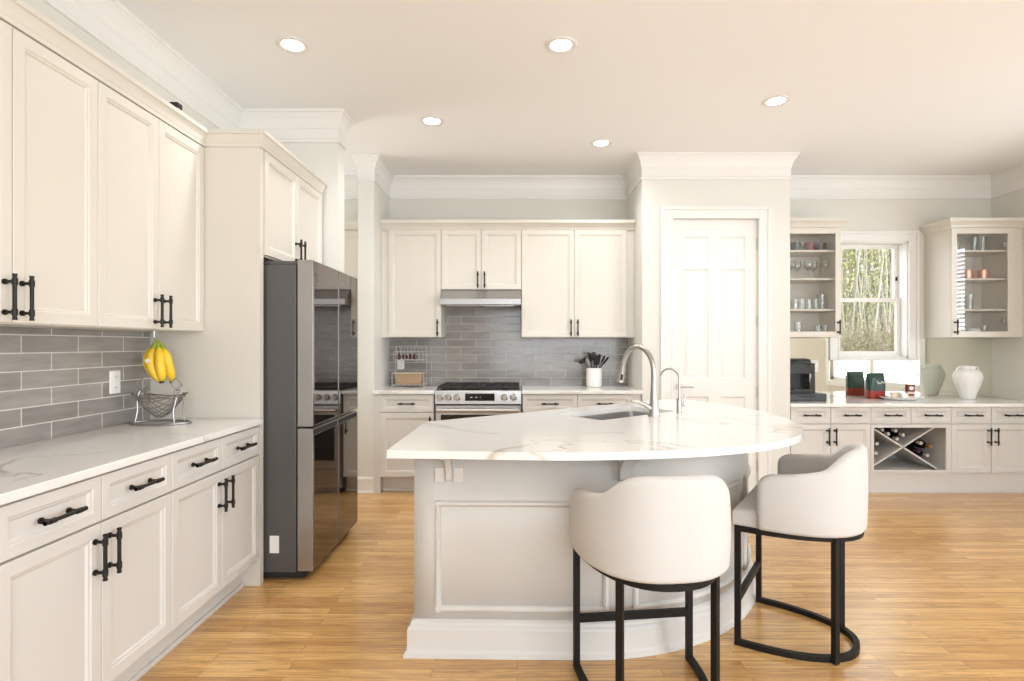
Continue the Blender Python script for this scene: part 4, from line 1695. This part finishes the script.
# wire fruit basket
wb = thing('wire_fruit_basket', 'chrome wire fruit basket with hammock bowl on the left worktop', 'basket', (-1.832, 2.80, .9165))
C0 = Vector((-1.832, 2.80, 0))
b = MB()
b.tube([C0 + Vector((.152 * math.cos(i * math.pi / 20), .075 * math.sin(i * math.pi / 20) , .9225)) for i in range(40)], .0055, 8, closed=True)
b.build('base_ring', 'wire', wb)
for sx in (-1, 1):
    b = MB()
    xx = C0.x + sx * .088
    for y_ in (-.028, .028):
        b.tube([(xx + sx * .012, C0.y + y_ * 1.6, .9225), (xx + sx * .002, C0.y + y_ * 1.4, .985), (xx + sx * .012, C0.y + y_, 1.05), (xx, C0.y + y_ * .8, 1.088)], .0035, 6)
    b.tube([(xx, C0.y - .0225, 1.088), (xx, C0.y + .0225, 1.088)], .0035, 6)
    for rr_ in (.030, .019):
        b.tube([(xx + rr_ * math.cos(i * math.pi / 2) * .9, C0.y + .012 * (1 if rr_ < .02 else -1), 1.092 + rr_ + rr_ * math.sin(i * math.pi / 2) * 1.0) for i in range(4)], .003, 6, closed=True)
    b.tube([(xx + .028 * math.cos(i * math.pi / 8), C0.y + .028 * math.sin(i * math.pi / 8), 1.062) for i in range(16)], .003, 6, closed=True)
    b.build('end_post', 'wire', wb)
b = MB()
for k in range(11):
    f = (k - 5) / 5
    dep = .115 * (1 - f * f * .75)
    pts = []
    for i in range(13):
        u = i / 12 * 2 - 1
        pts.append((C0.x + .118 * u * (1 - .12 * (1 - abs(f))), C0.y + .085 * f * (1 - .45 * u * u), 1.062 - dep * (1 - u * u) + .012 * abs(u)))
    b.tube(pts, .0026, 6)
rim = []
for i in range(28):
    a_ = i * 2 * math.pi / 28
    rim.append((C0.x + .130 * math.cos(a_), C0.y + .085 * math.sin(a_), 1.052 + .024 * math.cos(a_) ** 2))
b.tube(rim, .0036, 6, closed=True)
b.build('wire_bowl', 'wire', wb)

pk = thing('camera_puck', 'small black and white gadget on top of the left upper cabinets', 'gadget', (-1.728, 2.76, 2.488))
MB().box(-1.752, -1.704, 2.735, 2.785, 2.4885, 2.512, .004).build('foot', 'white_plastic', pk)
MB().box(-1.752, -1.704, 2.738, 2.782, 2.5125, 2.545, .008).build('housing', 'coffee', pk)

# ------------------------------------------------------------------ back counter: wire rack, basket, crock
wk = thing('wire_rack', 'two-tier white wire rack on the worktop left of the range', 'rack', (-1.05, 5.32, .9165))
b = MB()
X0, X1, Ya, Yb = -1.20, -.895, 5.235, 5.40
for x in (X0, X1):
    b.tube([(x, Ya, .920), (x, Ya, 1.05), (x, Yb, 1.05), (x, Yb, .920)], .003, 6)
    b.tube([(x, Yb, .920), (x, Yb, 1.31)], .003, 6)
    b.tube([(x, Ya, .920), (x, Yb, .920)], .003, 6)
for z in (.935, 1.05, 1.31):
    b.tube([(X0, Yb, z), (X1, Yb, z)], .003, 6)
for z in (.935, 1.05):
    b.tube([(X0, Ya, z), (X1, Ya, z)], .003, 6)
for i in range(7):
    x = X0 + (X1 - X0) * i / 6
    b.tube([(x, Ya, .935), (x, Yb, .935)], .002, 6)
b.build('lower_frame', 'white_wire', wk)
b = MB()
for z in (1.175, 1.255):
    b.tube([(X0 + .01, Ya + .03, z), (X1 - .01, Ya + .03, z), (X1 - .01, Yb - .004, z), (X0 + .01, Yb - .004, z)], .0026, 6, closed=True)
for i in range(9):
    x = X0 + .01 + (X1 - X0 - .02) * i / 8
    b.tube([(x, Ya + .03, 1.255), (x, Ya + .03, 1.175), (x, Yb - .004, 1.175), (x, Yb - .004, 1.31)], .002, 6)
b.build('upper_tray', 'white_wire', wk)
b = MB()
for x in (X0, X0 + .03):
    b.tube([(x, Yb - .003, 1.31), (x + .01, Yb - .02, 1.30), (x + .015, Yb - .035, 1.285)], .0025, 6)
b.build('hook', 'white_wire', wk)
ri = None
for i, (x, y) in enumerate(((-1.15, 5.31), (-1.098, 5.32), (-1.045, 5.31), (-.995, 5.32))):
    l = '%s dark red shallot from the left in the upper tray of the wire rack' % ordn[i]
    if ri is None:
        ri = MB().lathe([(0, 0), (.012, .002), (.024, .014), (.026, .026), (.020, .042), (.008, .052), (.004, .06), (0, .06)], seg=16).build('shallot', 'burgundy')
        ri.location = (x, y, 1.178)
        tag(ri, l, 'shallot', 'shallots in the wire rack')
    else:
        dup(ri, (x, y, 1.178), label=l)
b = MB()
def wick(z, k):
    w_, d_ = .130 * k, .065 * k
    return [(-1.045 + sx * w_ * .98, 5.315 + sy * d_, z) for sx, sy in ((-1, -1), (1, -1), (1, 1), (-1, 1))]
loops = [b._v(wick(z, k)) for z, k in ((.9395, .88), (.955, .92), (.985, .97), (1.015, 1.0), (1.045, 1.05), (1.052, 1.05), (1.052, 1.0), (1.0, .93), (.95, .86))]
for p, q in zip(loops, loops[1:]):
    for i in range(4):
        b._f([p[i], p[(i + 1) % 4], q[(i + 1) % 4], q[i]])
b._f(loops[0][::-1])
b._f(loops[-1])
for i in range(7):
    z = .946 + i * .0145
    k = .90 + .16 * i / 7
    b.tube([(x, y, zz) for x, y, zz in wick(z, k)], .005, 6, closed=True)
solo('wicker_basket', b, 'wicker', 'low wicker basket on the lower tier of the wire rack', 'basket', (-1.045, 5.315, .94))

CR = (.745, 5.27, .9165)
b = MB().lathe([(0, 0), (.066, 0), (.074, .006), (.0755, .02), (.0755, .176), (.074, .182), (.071, .182), (.070, .176), (.069, .02), (0, .012)], CR, 28)
solo('utensil_crock', b, 'crock', 'white ceramic crock holding black utensils right of the range', 'crock', CR)


def utensil(name, label, tip_, head, m='utensil', hm='utensil'):
    t = thing(name, label, 'utensil', CR, 0, 'utensils in the white crock')
    b0 = Vector(CR) + Vector((-tip_[0] * (.28 if abs(tip_[0]) < .12 else .46), -tip_[1] * .28, .02))
    e = Vector(CR) + Vector(tip_)
    d = (e - b0).normalized()
    MB().tube([b0, e - d * .06], .0055, 8).build('shaft', m, t)
    T = Matrix.Translation(e - d * .03) @ d.to_track_quat('Z', 'Y').to_matrix().to_4x4()
    b = MB(T)
    if head == 'spoon':
        b.ball((0, 0, 0), .034, (.9, .35, 1.25))
    elif head == 'turner':
        b.box(-.039, .039, -.003, .003, -.046, .046, .003)
    elif head == 'ladle':
        b.lathe([(0, -.03), (.022, -.024), (.036, -.004), (.038, .014), (.035, .014), (.033, -.002), (.02, -.02), (0, -.026)], seg=16)
    elif head == 'fork':
        for k in (-.02, -.007, .007, .02):
            b.tube([(k, 0, 0), (k, 0, .042)], .0045, 6)
        b.box(-.026, .026, -.004, .004, -.035, .004, .003)
    elif head == 'whisk':
        for k in range(4):
            a_ = k * math.pi / 4
            b.tube([(.026 * math.sin(u * math.pi) * math.cos(a_), .026 * math.sin(u * math.pi) * math.sin(a_), -.05 + .1 * u) for u in [i / 8 for i in range(9)]], .002, 5)
    b.build('head', hm, t, smooth=50)


for a in (('ladle', 'black ladle leaning left over the crock rim', (-.132, .012, .275), 'ladle', 'utensil', 'utensil'),
          ('serving_spoon', 'pale metal spoon leaning left in the crock', (-.080, -.055, .262), 'spoon', 'nickel', 'nickel'),
          ('slotted_turner', 'black turner standing left of centre in the crock', (-.045, .02, .315), 'turner', 'utensil', 'utensil'),
          ('cooking_spoon', 'black cooking spoon upright at the centre of the crock', (-.005, -.02, .325), 'spoon', 'utensil', 'utensil'),
          ('slotted_turner', 'black turner at the front centre of the crock', (.03, -.04, .285), 'turner', 'utensil', 'utensil'),
          ('pasta_fork', 'black pasta fork standing right of centre in the crock', (.055, .02, .30), 'fork', 'utensil', 'utensil'),
          ('cooking_spoon', 'black spoon leaning right in the crock', (.098, -.01, .292), 'spoon', 'utensil', 'utensil'),
          ('slotted_turner', 'black turner leaning furthest right over the crock rim', (.132, .01, .275), 'turner', 'utensil', 'utensil')):
    utensil(*a)

# ------------------------------------------------------------------ buffet things
cd = thing('pod_drawer', 'dark grey coffee pod drawer under the coffee maker', 'drawer unit', (2.68, 5.17, .80))
MB().box(2.50, 2.86, 5.03, 5.33, .8005, .868, .006).build('housing', 'coffee_grey', cd)
f_ = MB().box(2.512, 2.848, 5.020, 5.0295, .808, .860, .004).build('drawer_front', 'coffee_grey', cd)
MB().box(2.60, 2.76, 5.012, 5.0198, .842, .852, .002).build('handle', 'coffee', f_)
cm = thing('coffee_maker', 'black single-serve coffee maker standing on the pod drawer', 'coffee maker', (2.65, 5.19, .868))
b = MB()
b.extrude_x([(5.06, .8685), (5.31, .8685), (5.315, 1.16), (5.29, 1.185), (5.20, 1.187), (5.195, .905), (5.06, .895)], 2.535, 2.735)
b.build('body', 'coffee', cm, smooth=30)
b = MB()
b.extrude_x([(5.055, 1.055), (5.21, 1.045), (5.21, 1.185), (5.15, 1.195), (5.085, 1.185), (5.06, 1.15)], 2.537, 2.733)
hdm = b.build('brew_head', 'coffee', cm, smooth=35)
pts = [(2.545, 5.075, 1.12), (2.56, 5.045, 1.15), (2.635, 5.035, 1.165), (2.71, 5.045, 1.15), (2.725, 5.075, 1.12)]
MB().tube(pts, .009, 8).build('lever', 'coffee_grey', hdm)
MB().box(2.7355, 2.795, 5.10, 5.31, .8685, 1.15, .01).build('water_tank', mat_glass('smoky_tank', (.16, .17, .18, 1), .08, .5), cm)
MB().box(2.555, 2.715, 5.045, 5.19, .896, .908, .004).build('drip_tray', 'coffee_grey', cm)

cbag = thing('coffee_bag', 'dark green coffee bag with red base standing on the buffet', 'coffee bag', (3.49, 5.31, .80))
def bag(b, zs):
    loops = []
    for z, w_, d_ in zs:
        loops.append(b._v([(3.49 + w_ * math.copysign(abs(math.cos(a_)) ** .45, math.cos(a_)), 5.31 + d_ * math.copysign(abs(math.sin(a_)) ** .6, math.sin(a_)), z) for a_ in [i * 2 * math.pi / 24 + .13 for i in range(24)]]))
    for p, q in zip(loops, loops[1:]):
        for i in range(24):
            b._f([p[i], p[(i + 1) % 24], q[(i + 1) % 24], q[i]])
    b._f(loops[0][::-1])
    b._f(loops[-1])
    return b
bag(MB(), [(.8005, .078, .048), (.81, .083, .052), (.845, .084, .053), (.878, .083, .052)]).build('red_base', 'red_bag', cbag)
bag(MB(), [(.8782, .083, .052), (.93, .083, .050), (.98, .082, .042), (1.01, .083, .028), (1.03, .084, .012), (1.046, .084, .006)]).build('pouch', 'green_bag', cbag)
b = MB()
b.tube([(3.468 + .078 * u_, 5.2545, .955 + .011 * math.sin(u_ * 21) * (1 - .45 * u_) + .006 * math.cos(u_ * 9)) for u_ in [q_ / 34 for q_ in range(35)]], .0028, 6)
b.build('script_lettering', 'white_plastic', cbag)
MB().box(3.425, 3.455, 5.254, 5.259, .93, 1.0, .001).build('label_patch', mat('teal_patch', (.05, .12, .10), .4), cbag)

tyo = MB()
tyo.lathe([(0, .001), (.10, .001), (.125, .006), (.155, .024), (.158, .028), (.153, .028), (.122, .011), (0, .007)], (3.655, 5.18, .80), 36, sx=1.25, sy=.8)
solo('serving_platter', tyo, 'vase', 'white oval platter holding coffee sachets on the buffet', 'platter', (3.655, 5.18, .80))
scm = MB()
def sachet(i, x, y, ang, m, h, l):
    b = MB(Matrix.Rotation(ang, 4, 'Z') @ Matrix.Rotation(R(-14), 4, 'X'))
    b.box(-.032, .032, -.012, .012, 0, h, .004)
    o = b.build('coffee_sachet', m)
    o.location = (x, y, .8125)
    tag(o, l, 'sachet', 'coffee sachets on the platter')
sachet(0, 3.575, 5.16, .3, 'cream', .062, 'cream coffee sachet at the left end of the white platter')
sachet(1, 3.635, 5.20, -.2, 'cream', .058, 'cream coffee sachet second from the left on the platter')
sachet(2, 3.665, 5.15, .15, 'white_plastic', .05, 'small white sachet at the platter centre in front')
bx = thing('tea_box', 'small maroon box with white oval emblem on the platter', 'box', (3.745, 5.19, .81))
MB().box(3.712, 3.778, 5.175, 5.215, .8095, .875, .001).build('lower_half', 'cream', bx)
up_ = MB().box(3.712, 3.778, 5.175, 5.215, .8755, .945, .001).build('upper_half', 'red_box', bx)
e_ = MB(Matrix.Translation((3.745, 5.1752, .910)) @ Matrix.Rotation(R(90), 4, 'X'))
e_.lathe([(0, 0), (.022, 0), (.022, .0012), (0, .0015)], seg=20, sy=.8)
e_.build('emblem', 'white_plastic', up_)
b = MB()
b.box(3.716, 3.774, 5.1735, 5.1752, .835, .855, .0004)
b.build('band', 'red_box', bx)

VX, VY = 4.332, 5.24
vs = thing('vase', 'white two-handled ceramic vase on the right of the buffet', 'vase', (VX, VY, .80))
VP = [(0, .001), (.072, .001), (.076, .006), (.088, .05), (.114, .11), (.138, .165), (.148, .205), (.146, .235), (.132, .262), (.108, .280), (.086, .288), (.079, .293), (.078, .310), (.082, .316), (.077, .318), (.071, .314), (.071, .29), (.06, .28), (0, .27)]
MB().lathe([(r_ * .79, z_) for r_, z_ in VP], (VX, VY, .80), 40).build('pot', 'vase', vs, smooth=60)
for s_ in (-1, 1):
    pts = [(VX + s_ * .060, VY, 1.098), (VX + s_ * .076, VY, 1.108), (VX + s_ * .096, VY, 1.102), (VX + s_ * .107, VY, 1.078), (VX + s_ * .108, VY, 1.045)]
    MB().tube(pts, [.008, .0085, .0085, .0085, .008], 10).build('handle', 'vase', vs, smooth=60)

# ------------------------------------------------------------------ ceiling lights
lp = None
for i, (x, y, l) in enumerate(((-1.263, 3.07, 'recessed ceiling light above the left worktop and fridge'),
                               (.248, 3.07, 'recessed ceiling light above the middle of the island'),
                               (1.793, 3.775, 'recessed ceiling light in front of the pantry, furthest right'),
                               (-.641, 4.112, 'recessed ceiling light left of the range wall'),
                               (.704, 4.56, 'recessed ceiling light nearest the upper cabinets right of the hood'))):
    if lp is None:
        lp = thing('recessed_light', l, 'ceiling light', (x, y, H), 0, 'recessed ceiling lights', world=False)
        MB().lathe([(.060, -.0005), (.088, -.0005), (.088, -.004), (.082, -.007), (.066, -.006), (.060, -.003)], seg=32).build('trim_ring', 'trim', lp)
        MB().lathe([(0, -.0008), (.0595, -.0008), (.0595, -.0022), (0, -.0026)], seg=28).build('lens', 'lens', lp)
    else:
        dup(lp, (x, y, H), label=l)
    ld = bpy.data.lights.new('lamp_beam', 'SPOT')
    ld.energy = 42
    ld.color = (1.0, .99, .98)
    ld.spot_size = R(150)
    ld.spot_blend = .9
    ld.shadow_soft_size = .06
    lo = bpy.data.objects.new('lamp_beam', ld)
    COL.objects.link(lo)
    lo.location = (x, y, H - .02)
    lo.visible_glossy = True

# ------------------------------------------------------------------ outside the window
gnd = MB()
rows = []
for j in range(10):
    y = YB + .5 + j * 2.4
    rows.append(gnd._v([(x, y, -.6 + max(0, y - 7.5) * .27 + .15 * math.sin(x * 1.3 + y)) for x in [i * 2.2 - 2 for i in range(14)]]))
for p, q in zip(rows, rows[1:]):
    for i in range(13):
        gnd._f([p[i], p[i + 1], q[i + 1], q[i]])
struct('ground_outside', gnd, 'ground')


def gz(x, y):
    return -.6 + max(0, y - 7.5) * .27


def quad(b, c, s_):
    n = Vector((random.uniform(-1, 1), random.uniform(-1, 1), random.uniform(-.6, 1))).normalized()
    u = n.orthogonal().normalized()
    v = n.cross(u)
    b._f(b._v([c - u * s_ - v * s_ * .6, c + u * s_ - v * s_ * .6, c + u * s_ + v * s_ * .6, c - u * s_ + v * s_ * .6]))


def tree(label, h, lean, r0, bark, nleaf):
    t = thing('woodland_tree', label, 'tree', (0, 0, 0), 0, 'trees outside the window', world=False)
    b = MB()
    pts = [(lean * (i / 8) ** 1.3 + .08 * math.sin(i * 1.7), .06 * math.cos(i * 1.3), h * i / 8) for i in range(9)]
    b.tube(pts, [r0 * (1 - .8 * i / 8) for i in range(9)], 8)
    b.build('trunk', bark, t)
    lf = MB()
    for k in range(14):
        i = random.randint(2, 8)
        p = Vector(pts[i])
        d = Vector((random.uniform(-1, 1), random.uniform(-.6, .6), random.uniform(.1, .8))) * random.uniform(.4, .8)
        q = p + d
        bb = MB()
        bb.tube([p, p.lerp(q, .5) + Vector((0, 0, .05)), q], [r0 * .3, r0 * .2, r0 * .06], 5)
        bb.build('branch', bark, t)
        for m_ in range(nleaf // 14):
            c = p.lerp(q, random.uniform(.3, 1.1)) + Vector((random.gauss(0, .16), random.gauss(0, .16), random.gauss(0, .2)))
            quad(lf, c, random.uniform(.022, .048))
    lf.build('leaves', 'leaf', t, smooth=0)
    return t


tl = ['slender dark-trunked tree with pale spring leaves outside the window', 'pale-barked leaning tree with thin spring leaves outside the window']
protos = [tree(tl[0], 7.5, .4, .12, 'bark', 1000), tree(tl[1], 6.5, -.7, .085, 'bark_pale', 1000)]
spots = []
for y, sls in ((17.2, (.57, .735)), (19.4, (.545, .66)), (21.8, (.60, .72)), (24.0, (.555, .665)), (26.8, (.61, .71))):
    for sl in sls:
        spots.append((sl * y + random.uniform(-.15, .15), y + random.uniform(-.2, .2)))
for k, (x, y) in enumerate(spots):
    p = protos[k % 2]
    if k < 2:
        p.location = (x, y, gz(x, y) - .1)
    else:
        dup(p, (x, y, gz(x, y) - .1), random.uniform(0, 6.2))
br = MB()
for k in range(1500):
    y = random.uniform(8.2, 12.3)
    x = y * random.uniform(.50, .80)
    z = gz(x, y)
    hgt = random.uniform(.5, 1.3)
    d = Vector((random.uniform(-.9, .9), random.uniform(-.5, .5), hgt))
    p = Vector((x, y, z))
    br.tube([p, p + d * .5 + Vector((random.uniform(-.1, .1), 0, 0)), p + d], [.012, .009, .004], 3)
    for m_ in range(14):
        quad(br, p + d * random.uniform(.3, 1.1) + Vector((random.gauss(0, .2), random.gauss(0, .15), random.gauss(0, .15))), random.uniform(.010, .026))
bo = br.build('undergrowth', 'brush', smooth=0)
tag(bo, 'tangled dry olive brush covering the slope outside the window', 'undergrowth', kind='stuff')

# a thicket of countless thin saplings between the brush and the trees
tk = thing('sapling_thicket', 'dense thicket of thin saplings with pale leaves behind the brush', 'thicket', (8, 14, 0), 0, None)
tk['kind'] = 'stuff'
stems, lvs = MB(), MB()
for k in range(230):
    y = random.uniform(14.0, 14.9)
    x = y * random.uniform(.50, .79)
    z = gz(x, y) - .1
    hgt = random.uniform(2.5, 5.5)
    p = Vector((x, y, z))
    d = Vector((random.gauss(0, .35), random.gauss(0, .12), hgt))
    q = p + d
    mid_ = p + d * .5 + Vector((random.gauss(0, .12), 0, 0))
    r_ = random.uniform(.012, .035)
    stems.tube([p, mid_, q], [r_, r_ * .7, r_ * .25], 5)
    for m_ in range(95):
        u_ = random.uniform(.2, 1.05)
        quad(lvs, p + d * u_ + Vector((random.gauss(0, .3), random.gauss(0, .16), random.gauss(0, .2))), random.uniform(.014, .036))
stems.build('stems', 'bark_pale', tk, smooth=0)
lvs.build('leaves', 'leaf', tk, smooth=0)
